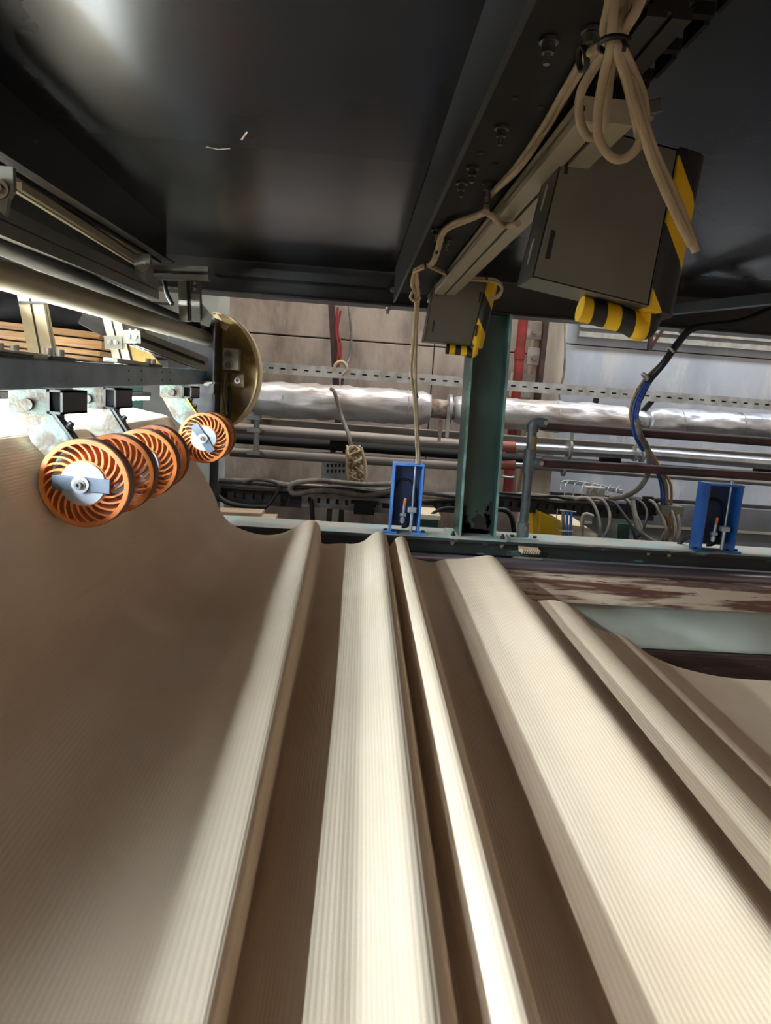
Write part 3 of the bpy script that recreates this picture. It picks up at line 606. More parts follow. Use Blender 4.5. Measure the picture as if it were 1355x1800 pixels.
# brackets and arms
def arm(bx0, bx1, by0, by1, Yb, wheel_p, lab, boltpx, apx, yel=False):
    p0 = P(bx0, by0, Yb); p1 = P(bx1, by1, Yb)
    t = thing('wheel_bracket', Vector(((p0.x+p1.x)/2, Yb, p1.z)), lab, 'bracket', 'arms holding the wheel pairs')
    top = beam_z(Yb, -.029)
    MB().hexa([(p0.x, Yb, p1.z), (p1.x, Yb, p1.z), (p1.x, Yb, top), (p0.x, Yb, top), (p0.x, Yb+.01, p1.z), (p1.x, Yb+.01, p1.z), (p1.x, Yb+.01, top), (p0.x, Yb+.01, top)]).build('plate', 'bracket', t, bevel=.001)
    bp = P(*boltpx, Yb); MB().cyl(bp+Vector((0,.0,0)), bp-Vector((0,.008,0)), .0125, 18).build('bolt', 'bracket', t)
    xa = p1.x-.006; zb = p1.z+.003; Yt = Yb+.012; wdt = (p1.x-p0.x)*.52
    o = MB()
    for (a_, b_) in (((xa-wdt*.0, zb), (xa+.006, top)), ((xa+wdt*.75-.005, zb), (xa+wdt*.75, top)), ((xa, zb), (xa+wdt*.75, zb+.005)), ((xa, top-.005), (xa+wdt*.75, top))):
        o.box((a_[0], Yb-.002, a_[1]), (b_[0], Yb+.13, b_[1]))
    o.build('square_tube', 'black', t)
    # arm plate, between the two wheels of the pair
    Ya = wheel_p.y+.055; pts_ = [P(x, y, Ya) for x, y in apx]; wp = Vector((wheel_p.x, Ya, wheel_p.z))
    n_ = len(pts_); o = MB(); o.add([p_ for p_ in pts_]+[p_+Vector((0,.035,0)) for p_ in pts_], [tuple(range(n_))[::-1], tuple(range(n_, 2*n_))]+[(i, (i+1)%n_, n_+(i+1)%n_, n_+i) for i in range(n_)])
    o.build('arm', 'bracket', t, bevel=.002)
    a_ = pts_[1]+Vector((0,-.002,.002)); b_ = pts_[2].lerp(pts_[3], .25)+Vector((0,-.002,.002))
    MB().bar(a_+Vector((.002,.02,.0)), b_+Vector((.002,.02,0)), .034, .006, up=(.7,0,.7)).build('edge_plate', 'black' if not yel else 'yellow', t)
    for f in (.28, .55):
        q = a_.lerp(b_, f)+Vector((.004,.02,.003)); n_v = Vector((.62, 0, .78)); MB().cyl(q, q+n_v*.014, .008, 12).cyl(q, q+n_v*.004, .012, 12).build('bolt', 'black', t)
    MB().cyl(Vector((wp.x, Ya-.0, wp.z)), Vector((wp.x, Ya+.04, wp.z)), .024, 20).build('boss', 'bracket', t)
arm(14, 88, 688, 730, 1.46, wl[0][0], 'greasy pale green bracket and arm of the near wheel pair', (49, 711), [(30,718),(80,712),(126,775),(165,835),(135,860),(55,778)])
arm(128, 186, 680, 720, 1.80, wl[2][0], 'greasy pale green bracket and arm of the middle wheel pair', (153, 701), [(130,705),(186,705),(216,757),(264,808),(240,824),(158,765)])
arm(281, 323, 678, 701, 2.50, wl[4][0], 'greasy pale green bracket and arm of the far wheel pair, with yellow strip', (302, 690), [(283,695),(322,695),(344,728),(368,763),(350,777),(306,736)], yel=True)

# ================================================================ BACK WALL SERVICES
def hbar(px0, py0, px1, py1, Y, h, dpt, name, m, label, cat, x1ext=0.6, x0ext=0.0, parent=None):
    a = P(px0, py0, Y); b = P(px1, py1, Y); d = (b-a).normalized(); b = b+d*x1ext; a = a-d*x0ext
    return a, b
# upper perforated tray
def perforated(a, b, h, thick, name, m, label, cat, pitch, hole, frac=.35):
    t = thing(name, a, label, cat); L_ = (b-a).length; d = (b-a).normalized(); u = Vector((0,0,1)); 
    s = MB(); bh = h*(1-frac)/2
    s.bar(a+u*(h/2-bh/2), b+u*(h/2-bh/2), thick, bh); s.bar(a-u*(h/2-bh/2), b-u*(h/2-bh/2), thick, bh)
    n = int(L_/pitch)
    for i in range(n):
        p = a+d*(pitch*i); q = p+d*(pitch-hole); s.bar(p, q, thick, h*frac*1.02)
    s.bar(a+u*(h/2)+Vector((0,.03,0)), b+u*(h/2)+Vector((0,.03,0)), .06, .003)
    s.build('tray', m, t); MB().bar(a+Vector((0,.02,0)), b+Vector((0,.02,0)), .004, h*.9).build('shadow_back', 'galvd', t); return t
a, b = P(452, 645, 5.1), P(1355, 712, 5.1); b = b+(b-a)*.15
perforated(a-(b-a)*.05, b, .075, .004, 'perforated_cable_tray', 'galv', 'long perforated galvanised cable tray crossing the wall above the foil pipe', 'cable tray', .085, .034, .16)
for px in (1048, 1150):
    tag(MB().bar(P(px, 700, 5.15), P(px-(8 if px < 1100 else 36), 742, 5.15), .04, .03).build('tray_bracket', 'galvd'), 'dark steel bracket under the cable tray, %s' % ('left one, straight' if px < 1100 else 'right one, slanted'), 'bracket')
# red brown vertical conduit with red cables
tag(MB().bar(P(582, 520, 5.35), P(596, 780, 5.35), .05, .05, up=(0,1,0)).build('vertical_conduit', 'rustd'), 'dark rusty vertical conduit on the concrete wall above the foil pipe', 'conduit')
for k, (dx, dy) in enumerate(((4, 0), (9, 6))):
    tag(MB().tube([P(590+dx, 540+dy, 5.28), P(588+dx*.6, 580, 5.28), P(591+dx, 610, 5.28), P(589+dx*.7, 645, 5.28)], .009).build('red_cable', 'redc'), 'red cable on the dark vertical conduit, %s' % ('left strand' if k == 0 else 'right strand'), 'cable')
tag(MB().tube([P(612, 530, 5.3), P(617, 580, 5.3), P(615, 625, 5.3), P(604, 655, 5.2), P(600, 685, 5.1)], .010).build('thin_grey_cable', 'cableg'), 'thin grey cable hanging right of the dark conduit on the wall', 'cable')
tag(MB().tube([P(586, 655, 5.05), P(590, 640, 5.05), P(602, 636, 5.05), P(610, 648, 5.05), P(600, 660, 5.05)], .012).build('cable_loop', 'cable'), 'small beige cable loop over the perforated tray', 'cable')
# foil pipes
def foilpipe(a, b, r, m, label, seed, step=14):
    from mathutils import noise
    n = max(10, int((b-a).length/.02)); ns = 40; vs = []; r_ = random.Random(seed)
    for i in range(n+1):
        p = a.lerp(b, i/n); e = min(i, n-i)*.02; cap = 1 if e > .06 else .78+.22*e/.06
        for j in range(ns):
            q = 2*math.pi*j/ns; d = Vector((0, math.cos(q), math.sin(q)))
            f = 1+.07*noise.noise(Vector((p.x*2.6+seed, q*.3, 0)))+.12*noise.noise(p*8+d*2.2+Vector((seed,0,0)))+.09*abs(noise.noise(p*20+d*4))
            vs.append(p+d*(r*cap*f))
    s = MB(); s.add(vs, [(i*ns+j, i*ns+(j+1)%ns, (i+1)*ns+(j+1)%ns, (i+1)*ns+j) for i in range(n) for j in range(ns)]+[tuple(range(ns))[::-1], tuple(range(n*ns, (n+1)*ns))], True)
    t = thing('foil_pipe', a, label, 'pipe', 'foil wrapped pipes'); s.build('wrap', m, t)
    L_ = (b-a).length; x = .22
    while x < L_-.1:
        p = a.lerp(b, x/L_); d = (b-a).normalized(); MB().ring(p-d*.004, p+d*.004, r*1.03, r*.97, 28).build('tape_band', 'galv', t); x += r_.uniform(.3, .55)
FY = 4.5
foilpipe(P(440, 700, FY), P(756, 718, FY), .108, 'foil', 'dusty foil wrapped pipe on the left of the rusty coupling', 3)
cp = thing('rusty_coupling', P(772, 718, FY), 'rusty pipe coupling with steel clamp between the foil wrapped pipes', 'coupling')
MB().cyl(P(748, 717, FY), P(800, 721, FY), .062, 20).build('sleeve', 'rust', cp)
MB().ring(P(786, 720, FY), P(792, 720.5, FY), .10, .06, 24).build('clamp_ring', 'zinc', cp)
p = P(789, 722, FY-.08); MB().bar(p+Vector((0,0,.03)), p-Vector((0,0,.17)), .02, .03, up=(0,1,0)).build('clamp_foot', 'galv', cp)
p = P(776, 722, FY-.06); MB().bar(p+Vector((0,0,-.06)), p-Vector((0,0,.2)), .02, .02, up=(0,1,0)).build('clamp_foot', 'rust', cp)
foilpipe(P(798, 721, FY), P(1108, 740, FY), .098, 'foil', 'crumpled foil wrapped pipe crossing behind the green column', 5, 18)
foilpipe(P(1104, 738, FY), P(1140, 744, FY), .07, 'foilr', 'short narrow foil wrapped joint behind the black hose', 8, 5)
a, b = P(1136, 742, FY), P(1355, 752, FY); foilpipe(a, b+(b-a)*.5, .092, 'foilr', 'shiny clean foil wrapped pipe at the right edge', 9)
# angle iron and channels below
a, b = P(440, 745, 4.9), P(1355, 808, 4.9); b = b+(b-a)*.1
pr_ = thing('support_channel', a, 'long dusty steel channel under the foil wrapped pipes', 'channel')
MB().bar(a, b, .006, .09).build('back', 'pipeg', pr_); MB().bar(a+Vector((0,-.04,.045)), b+Vector((0,-.04,.045)), .08, .006).bar(a+Vector((0,-.04,-.045)), b+Vector((0,-.04,-.045)), .08, .006).build('flange', 'pipeg', pr_)
def hp(px0, py0, px1, py1, Y, r, name, m, label, ext=0., ext0=0., cat='pipe', group=None):
    a = P(px0, py0, Y); b = P(px1, py1, Y); d = b-a; o = MB().cyl(a-d*ext0, b+d*ext, r, 20).build(name, m); return tag(o, label, cat, group)
hp(405, 752, 832, 783, 4.7, .036, 'grey_pipe', 'pipeg', 'upper dusty grey pipe left of the green column')
hp(405, 794, 832, 820, 4.7, .033, 'grey_pipe', 'pipeg', 'lower dusty grey pipe left of the green column')
hp(845, 783, 905, 786, 4.68, .037, 'pipe_red_band', 'redband', 'faded red painted pipe end right of the green column, upper one')
hp(845, 814, 905, 818, 4.68, .034, 'pipe_red_band', 'redband', 'faded red painted pipe end right of the green column, lower one')
hp(840, 782.5, 1125, 799, 4.7, .036, 'aluminium_pipe', 'pipea', 'upper aluminium pipe between the red pipe end and the pipe clamp')
hp(1140, 798, 1355, 815, 4.7, .042, 'aluminium_pipe', 'pipea', 'upper aluminium pipe right of the clamp behind the black hose', ext=.3)
hp(840, 813, 1355, 849, 4.7, .024, 'aluminium_pipe', 'pipea', 'lower thin aluminium pipe running behind the right blue bracket', ext=.1)
hp(400, 770, 1355, 838, 5.0, .035, 'dark_rail', 'blackm', 'black steel rail between the upper and lower pipes', ext=.1, ext0=.05, cat='rail')
for (px, py, r) in ((1116, 797, .055), (1128, 799, .055), (1000, 790, .07), (990, 826, .045)):
    q = P(px, py, 4.7); t = thing('pipe_clamp', q, {1116: 'zinc clamp ring on the upper aluminium pipe, left of two behind the hose', 1128: 'zinc clamp ring on the upper aluminium pipe, right of two behind the hose', 1000: 'round flange on the upper aluminium pipe right of the railing post', 990: 'small round flange on the lower aluminium pipe right of the railing post'}[px], 'clamp')
    MB().ring(q-Vector((.008,0,0)), q+Vector((.008,0,0)), r, .02, 24).build('ring', 'galv', t); MB().bar(q+Vector((0,-.03,r*.8)), q+Vector((0,-.03,r+.05)), .02, .02, up=(0,1,0)).build('lug', 'galv', t)
cs = thing('clamp_strut', P(447, 780, 4.6), 'grey vertical strut with clamps holding the pipes right of the guard disc', 'strut')
MB().cyl(P(452, 700, 4.6), P(450, 800, 4.6), .02, 12).build('rod', 'galv', cs)
for y in (718, 735, 757, 797): q = P(448, y, 4.6); MB().box(q-Vector((.05,.03,.012)), q+Vector((.04,.03,.02))).build('clamp', 'galv', cs, bevel=.004)
for px in (597, 1073, 1345): 
    q = P(px, 785+(px-597)*.07-7, 4.9); tag(MB().box(q-Vector((.07,.02,.05)), q+Vector((.07,.05,.06))).build('rail_hanger', 'blackm'), 'black hanger block on the rail, %s' % {597: 'behind the knotted cable hank', 1073: 'below the clamp rings', 1345: 'at the right edge'}[px], 'hanger')
# knotted cable hank
hk = thing('cable_hank', P(622, 780, 4.2), 'knotted hank of beige cable hanging under the pipes', 'cable')
for k in range(7):
    r_ = random.Random(40+k); pts_ = []
    for i in range(9):
        pts_.append(P(622+r_.uniform(-13, 13)+i*.6, 784+i*7.6, 4.15+r_.uniform(-.05, .05)))
    MB().tube(pts_, .0085, 7).build('strand', 'cable', hk)
MB().tube([P(610, 790, 4.15), P(612, 830, 4.13), P(617, 846, 4.12), P(640, 848, 4.12), P(642, 820, 4.14), P(634, 786, 4.15)], .011).build('strand', 'cable', hk)
tag(MB().tube([P(582, 684, 4.35), P(588, 690, 4.3), P(600, 730, 4.3), P(612, 762, 4.2), P(617, 785, 4.18)], .012).build('hank_lead', 'cableg'), 'grey cable crossing the foil pipe down to the knotted hank', 'cable')
# perforated vertical strut + lower
vs_ = thing('perforated_upright', P(590, 860, 5.0), 'dark perforated steel upright behind the lower cable tray', 'upright')
for dx in (-.045, .045): MB().box((P(592, 860, 5.0).x+dx-.02, 5.0, -1.35), (P(592, 860, 5.0).x+dx+.02, 5.03, -.42)).build('web', 'galvd', vs_)
MB().box((P(592, 860, 5.0).x-.12, 4.98, -.64), (P(592, 860, 5.0).x+.1, 5.0, -.44)).build('plate', 'galv', vs_)
for i in range(6):
    for jz in range(2): q = P(576+i*7, 818+jz*10, 4.975); MB().box(q-Vector((.008,0,.012)), q+Vector((.008,.003,.012))).build('slot', 'rubber', vs_)
# lower cable tray
TY = 4.0
def tray(px0, py0, px1, py1, m, label):
    a, b = P(px0, py0, TY), P(px1, py1, TY)
    return perforated(a, b, .09, .004, 'lower_cable_tray', m, label, 'cable tray', .055, .018, .35)
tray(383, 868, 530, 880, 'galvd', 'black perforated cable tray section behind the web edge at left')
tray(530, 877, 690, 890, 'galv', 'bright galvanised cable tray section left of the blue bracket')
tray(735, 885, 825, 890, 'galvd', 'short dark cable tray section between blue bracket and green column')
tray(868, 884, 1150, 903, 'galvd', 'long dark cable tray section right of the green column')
for i in range(9):
    r_ = random.Random(90+i); off = -15-(i%5)*2.4; m = ['cableg', 'cabled', 'cableg', 'cable', 'cableg', 'cabled', 'cableg', 'cableg', 'cabled'][i]
    pts_ = [P(385+k*44, 868+k*2.9+off+7*r_.uniform(-.45, .45), TY+.02-i*.012+r_.uniform(-.006, .006)) for k in range(11)]
    tag(MB().tube(pts_, r_.choice([.009, .012, .014]), 7).build('tray_cable', m), '%s cable lying along the lower cable tray left of the green column' % {'cableg': 'grey', 'cabled': 'black', 'cable': 'beige'}[m], 'cable', {'cableg': 'grey', 'cabled': 'black', 'cable': 'beige'}[m]+' cables on the left lower tray')
    pts_ = [P(870+k*26, 884+k*1.6+off*.75+6*r_.uniform(-.4, .4), TY+.02-i*.012+r_.uniform(-.006, .006)) for k in range(9)]
    tag(MB().tube(pts_, r_.choice([.008, .011, .013]), 7).build('tray_cable', m), '%s cable lying along the lower cable tray right of the green column' % {'cableg': 'grey', 'cabled': 'black', 'cable': 'beige'}[m], 'cable', {'cableg': 'grey', 'cabled': 'black', 'cable': 'beige'}[m]+' cables on the right lower tray')
tag(MB().tube([P(510, 862, 3.9), P(516, 850, 3.9), P(560, 845, 3.9), P(640, 852, 3.9), P(690, 850, 3.9)], .016).tube([P(510, 862, 3.9), P(520, 868, 3.9), P(570, 862, 3.9), P(640, 872, 3.9), P(690, 862, 3.9)], .016).build('thick_grey_cable', 'cableg'), 'thick grey cable doubled back on the galvanised tray section', 'cable')
tag(MB().tube([P(425, 850, 3.9), P(450, 843, 3.9), P(482, 848, 3.9), P(490, 858, 3.9), P(478, 880, 3.9), P(467, 892, 3.9)], .009).tube([P(384, 855, 3.9), P(384, 872, 3.9), P(405, 885, 3.9), P(440, 890, 3.9), P(468, 891, 3.9)], .015).build('drooping_cable', 'cabled'), 'black cable drooping below the tray beside the web edge', 'cable')
tag(MB().tube([P(546, 878, 3.95), P(548, 890, 3.95), P(550, 920, 3.95)], .014).build('hanging_cable_end', 'cabled'), 'black cable end hanging from the tray beside the first fold', 'cable')
q = P(640, 893, 3.95); bx = thing('tray_socket', q, 'small black socket box under the galvanised tray section', 'box'); MB().box(q-Vector((.06,.03,.035)), q+Vector((.06,.03,.03))).build('case', 'black', bx, bevel=.004); MB().box(q+Vector((-.08,-.035,.028)), q+Vector((.08,.03,.04))).build('lid', 'black', bx)
# planks
for k, (x0p, x1p, yp) in enumerate(((385, 462, 899), (385, 486, 908), (385, 560, 919))):
    a, b = P(x0p, yp, 3.75-.05*k), P(x1p, yp+3, 3.75-.05*k)
    tag(MB().bar(a, b, .14, .022).build('plank', 'wood', bevel=.002), ['short top plank of the dusty plank stack beside the web edge', 'middle plank of the dusty plank stack beside the web edge', 'longest bottom plank of the dusty stack beside the web edge'][k], 'plank')
tag(MB().bar(P(330, 918, 3.8), P(560, 934, 3.6), .2, .04).build('plank_support', 'blackm'), 'dark bearer under the dusty plank stack', 'beam')

# small machine items right of first blue bracket
q = P(752, 912, 3.7); tb_ = thing('small_green_box', q, 'small green box with pinkish white lid behind the left blue bracket', 'box')
MB().box(q+Vector((-.055,-.03,-.11)), q+Vector((.055,.2,-.0))).build('case', 'green', tb_, bevel=.004); MB().box(q+Vector((-.065,-.035,0)), q+Vector((.065,.3,.03))).build('lid', 'cream', tb_, bevel=.004)
tag(MB().tube([P(758, 905, 3.7), P(768, 898, 3.7), P(785, 893, 3.7), P(820, 895, 3.7)], .010).build('black_hose', 'rubber'), 'thin black hose curving behind the small green box', 'hose')
tag(MB().tube([P(872, 895, 3.6), P(890, 898, 3.6), P(900, 912, 3.6), P(904, 940, 3.6)], .014).build('black_hose', 'rubber'), 'black hose curving down between green column and railing post', 'hose')

# blue brackets
def blue_bracket(pl_, pr__, yt, yb, m, label, Y=3.14, dark=False):
    a = P(pl_[0], yb, Y); b = P(pr__[0], yb, Y); tz = P(pl_[1], yt, Y)
    x0_, x1_ = a.x, b.x; z0_ = -.637; z1_ = tz.z; lean = (tz.x-a.x)*.0; D = .11
    t = thing('blue_bracket', Vector(((x0_+x1_)/2, Y, z0_)), label, 'bracket', None)
    MB().box((x0_, Y-.0, z0_), (x0_+.008, Y+D, z1_)).build('side_plate', m, t, bevel=.001)
    MB().box((x1_-.008, Y-.0, z0_), (x1_, Y+D, z1_)).build('side_plate', m, t, bevel=.001)
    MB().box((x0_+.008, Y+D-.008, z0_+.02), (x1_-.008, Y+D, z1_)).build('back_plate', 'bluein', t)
    MB().box((x0_-.001, Y-.002, z1_), (x1_+.001, Y+D, z1_+.008)).build('top_plate', m, t, bevel=.001)
    for sx, xx in ((-1, x0_), (1, x1_)):
        MB().box((xx-.030 if sx < 0 else xx-.035, Y-.01, z0_), (xx+.035 if sx < 0 else xx+.030, Y+.05, z0_+.009)).build('foot', m, t, bevel=.001)
        q = Vector((xx+(-.018 if sx < 0 else .018), Y+.02, z0_+.009)); MB().hexnut(q, q+Vector((0,0,.008)), .009).build('bolt', 'chip', t)
    rx = x0_+(x1_-x0_)*.72
    MB().cyl((rx, Y+.03, z0_+.01), (rx, Y+.03, z1_+.018), .0045, 12).build('rod', 'zinc', t); MB().cyl((rx, Y+.03, z1_+.014), (rx, Y+.03, z1_+.03), .009, 12).build('rod_cap', 'bolt', t)
    MB().cyl((rx, Y+.03, z0_+.01), (rx, Y+.03, z0_+.10), .008, 12).build('rod_sleeve', 'zinc', t)
    MB().box((rx-.022, Y+.012, z0_+.10), (rx+.02, Y+.045, z0_+.125)).build('clamp', 'zinc', t, bevel=.003)
    vx = x0_+(x1_-x0_)*.42
    MB().cyl((vx, Y+.03, z0_+.045), (vx+.004, Y+.03, z0_+.13), .007, 10).cyl((vx-.014, Y+.03, z0_+.085), (vx+.016, Y+.03, z0_+.085), .010, 12).cyl((vx, Y+.03, z0_+.05), (vx, Y+.03, z0_+.07), .012, 10).build('valve', 'zinc', t)
    MB().cyl((vx+.004, Y+.03, z0_+.13), (vx+.008, Y+.03, z0_+.165), .007, 10).build('connector', 'orangec', t)
    lp = []; cxm = (x0_+x1_)/2-.004; cz = (z0_+z1_)/2-.03; ww = (x1_-x0_)*.36; hh = (z1_-z0_)*.36
    for i in range(21):
        an = -2.2+i*(2*math.pi-.9)/20*1.0; lp.append(Vector((cxm+ww*math.copysign(abs(math.sin(an))**.8, math.sin(an)), Y+.085, cz-hh*math.copysign(abs(math.cos(an))**.8, math.cos(an))*-1)))
    MB().tube(lp, .006, 8).build('hose_loop', 'rubber', t)
    return t
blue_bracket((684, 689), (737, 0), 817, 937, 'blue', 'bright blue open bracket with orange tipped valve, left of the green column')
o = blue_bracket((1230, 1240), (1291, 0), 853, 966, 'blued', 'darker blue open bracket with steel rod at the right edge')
tag(MB().tube([P(1188, 962, 3.3), P(1200, 950, 3.3), P(1215, 944, 3.25), P(1232, 942, 3.2)], .011).build('black_hose', 'rubber'), 'black hose entering the right blue bracket from the left', 'hose')

# railing
rl = thing('railing_post', P(918, 945, 3.2), 'grey railing post with elbow, tee and bolted base on the green beam', 'post')
RYY = 3.2; top = P(936, 752, RYY); bot = P(918, 943, RYY); d = (top-bot).normalized()
MB().cyl(bot, top, .0215, 24).build('tube', 'postg', rl)
MB().tube([top-d*.02, top+d*.012, top+d*.03+Vector((.022,0,0)), top+d*.028+Vector((.06,0,-.002))], .029, 16).build('elbow', 'postg', rl)
q = top+d*.028+Vector((.05,-.03,0)); MB().hexnut(q, q-Vector((0,.01,0)), .012).build('screw', 'bolt', rl)
tq = P(930, 812, RYY); MB().cyl(tq-d*.05, tq+d*.06, .029, 20).cyl(tq, tq+Vector((.055,0,0)), .027, 20).build('tee', 'postg', rl)
q = tq+Vector((.05,-.028,0)); MB().hexnut(q, q-Vector((0,.01,0)), .012).build('screw', 'bolt', rl)
MB().cyl(bot, bot+d*.07, .029, 20).build('base_socket', 'postg', rl)
MB().box((bot.x-.07, RYY-.04, -.637), (bot.x+.07, RYY+.05, -.628)).build('base_plate', 'greentop', rl, bevel=.002)
for dx in (-.055, .055): MB().hexnut((bot.x+dx, RYY-.02, -.628), (bot.x+dx, RYY-.02, -.618), .010).build('bolt', 'chip', rl)
q = bot+d*.045-Vector((0,.026,0)); MB().hexnut(q, q-Vector((0,.01,0)), .012).build('screw', 'bolt', rl)
q = P(935, 780, RYY); MB().cyl(q-d*.03, q+d*.035, .0225, 20).build('band', 'guard', rl)
a = P(950, 748, RYY); b = P(1355, 777, RYY); tag(MB().cyl(a, b+(b-a)*.2, .0215, 20).build('handrail', 'rustd'), 'dark brown upper handrail leaving the elbow of the railing post', 'rail')
a = P(945, 813, RYY); b = P(1355, 838, RYY); tag(MB().cyl(a, b+(b-a)*.2, .0215, 20).build('handrail', 'rustd'), 'dark brown lower handrail leaving the tee of the railing post', 'rail')

# red pipe etc
rp = thing('red_pipe', P(915, 700, 5.3), 'vertical red pipe on the wall right of the green column', 'pipe')
MB().cyl(P(921, 545, 5.3), P(905, 712, 5.3), .036, 18).cyl(P(905, 712, 5.3), P(892, 868, 5.3), .040, 18).build('tube', 'red', rp)
MB().cyl(P(914, 615, 5.3), P(912.5, 632, 5.3), .042, 18).build('socket', 'red', rp)
q = P(893, 838, 5.25); MB().ring(q-Vector((0,0,.008)), q+Vector((0,0,.008)), .05, .038, 20).build('clip', 'zinc', rp)
q = P(923, 677, 5.35); wbx = thing('wall_box', q, 'dusty white box on the wall behind the red pipe', 'box'); MB().box(q-Vector((.1,.0,.10)), q+Vector((.09,.10,.09))).build('case', 'white', wbx, bevel=.006); MB().box(q-Vector((.1,.0,.13)), q+Vector((.09,.10,-.10))).build('stained_base', 'rust', wbx)
for k, y in enumerate((581, 627)):
    q = P(943, y, 5.3); t = thing('wall_anchor', q, ['upper', 'lower'][k]+' bolted steel anchor plate on the concrete pilaster', 'anchor'); MB().box(q-Vector((.075,0,.065)), q+Vector((.075,.02,.065))).build('plate', 'pipeg', t, bevel=.003); MB().hexnut(q-Vector((.02,0,.01)), q-Vector((.02,.02,.01)), .022).build('bolt', 'bolt', t)
    MB().box(q+Vector((.04,-.03,-.05)), q+Vector((.05,.02,.05))).build('fin', 'rustd', t)
tag(MB().box((P(963, 600, 5.3).x-.055, 5.25, P(960, 706, 5.3).z), (P(963, 600, 5.3).x-.02, 5.34, .9)).build('pilaster_angle', 'rustd'), 'dark rusty angle along the left edge of the pilaster', 'angle')
tag(MB().tube([P(992, 560, 5.35), P(991, 650, 5.35), P(984, 680, 5.35), P(982, 700, 5.35), P(988, 715, 5.35)], .012).build('pilaster_cable', 'cableg'), 'grey cable running down the right edge of the pilaster', 'cable')
rh = thing('red_wall_bracket', P(1147, 590, 5.3), 'small dark red bracket with diagonal strut on the right wall', 'bracket')
MB().bar(P(1147, 560, 5.3), P(1141, 617, 5.3), .03, .03, up=(0,1,0)).build('upright', 'rustd', rh); MB().bar(P(1168, 575, 5.3), P(1143, 612, 5.3), .02, .02, up=(0,1,0)).build('strut', 'rustd', rh)

# black hose with blue cables
H = [(1400, 538, 3.0), (1355, 545, 3.0), (1300, 566, 3.0), (1240, 573, 3.0), (1213, 580, 3.0), (1190, 605, 3.0), (1165, 640, 3.0), (1140, 670, 3.05), (1122, 705, 3.1), (1117, 740, 3.1), (1122, 765, 3.15), (1135, 790, 3.3), (1138, 820, 3.4), (1130, 845, 3.5), (1115, 862, 3.6), (1095, 872, 3.72), (1070, 876, 3.85)]
hs = thing('black_hose_drop', P(1117, 740, 3.1), 'black corrugated hose with blue cables dropping from the deck in front of the foil pipe', 'hose')
MB().tube([P(*h) for h in H[:9]], .0155, 10).build('hose', 'rubber', hs)
MB().tube([P(*h) for h in H[8:12]], .013, 10).build('lower_hose', 'bluec', hs, label='dark blue cable bundle')
s = MB(); pts_ = catmull([P(h[0]+3, h[1], h[2]-.05) for h in H[9:]], 10); s.tube(pts_, lambda t: .014+.0016*math.sin(t*170), 10, smooth_pts=False)
s.build('ribbed_conduit', 'cableg', hs)
for k in range(3):
    MB().tube([P(x-6+k*4, y+2, Y-.02) for x, y, Y in H[7:12]], .0065, 7).build('blue_cable', 'bluec', hs)
MB().tube([P(1160, 640, 3.02), P(1132, 668, 3.05), P(1112, 705, 3.1), P(1108, 735, 3.12), P(1120, 765, 3.15)], .006, 7).build('yellow_green_cable', 'wireo', hs)
for px, py, Y in ((1178, 616, 3.0), (1134, 662, 3.04), (1125, 688, 3.08)):
    q = P(px, py, Y); MB().ring(q-Vector((.004,0,.004)), q+Vector((.004,0,.004)), .021, .014, 16).build('cable_tie', 'plug', hs)
for k, (m, x0_, x1_) in enumerate([('bluec', 1142, 1163), ('bluec', 1145, 1168), ('wireo', 1148, 1173), ('wireo', 1144, 1170), ('wireo', 1150, 1180)]):
    tag(MB().tube([P(1136, 780, 3.35), P(x0_+6, 815, 3.5), P(x1_-2, 850, 3.6), P(x1_, 888, 3.7)], .007, 7).build('control_wire', m), '%s control wire dropping from the hose to the grey terminal box' % ('blue' if m == 'bluec' else 'ochre'), 'wire', 'blue control wires' if m == 'bluec' else 'ochre control wires')
    if m == 'wireo':
        tag(MB().tube([P(x1_, 905, 3.66), P(x1_+4, 925, 3.66), P(x1_-3-k, 945, 3.66), P(1168+k*2, 960, 3.66)], .008, 7).build('control_wire', m), 'ochre control wire leaving the grey terminal box downward', 'wire', 'ochre wires below the terminal box')
q = P(1178, 897, 3.7); tbx = thing('terminal_box', q, 'grey metal terminal box at the end of the dark cable tray', 'box')
MB().box(q-Vector((.065,.04,.03)), q+Vector((.055,.04,.03))).build('case', 'steel', tbx, bevel=.002); MB().box(q+Vector((.055,-.035,-.027)), q+Vector((.058,.035,.027))).build('end_opening', 'rubber', tbx)
q = P(1135, 888, 3.8); tag(MB().box(q-Vector((.10,.05,.05)), q+Vector((.05,.04,.04))).box(q+Vector((-.05,-.07,-.01)), q+Vector((.01,-.05,.06))).build('connector_block', 'black', bevel=.004), 'black connector block beside the grey terminal box', 'block')
q = P(1044, 863, 3.85); jx = thing('cable_junction_box', q, 'pale grey two knob junction box lying on the cables of the right tray', 'box')
MB().box(q-Vector((.057,.03,.028)), q+Vector((.057,.03,.026))).build('case', 'plug', jx, bevel=.006)
for dx in (-.018, .028): u = q+Vector((dx,-.03,-.004)); MB().ring(u, u-Vector((0,.005,0)), .018, .012, 18).build('knob', 'plug', jx)
wb_ = thing('wire_basket', P(1035, 860, 4.0), 'wire mesh basket holding cables above the right tray', 'basket')
for k in range(4): MB().tube([P(985, 862-k*6, 4.0-k*.01), P(990, 845+k, 4.05), P(1040, 850+k*2, 4.05), P(1095, 862+k*2, 4.05)], .003, 5).build('wire', 'zinc', wb_)
for k in range(7): MB().tube([P(992+k*15, 872, 3.98), P(994+k*15, 852+k*1.2, 4.0), P(1000+k*15, 846+k*1.2, 4.06)], .003, 5).build('wire', 'zinc', wb_)
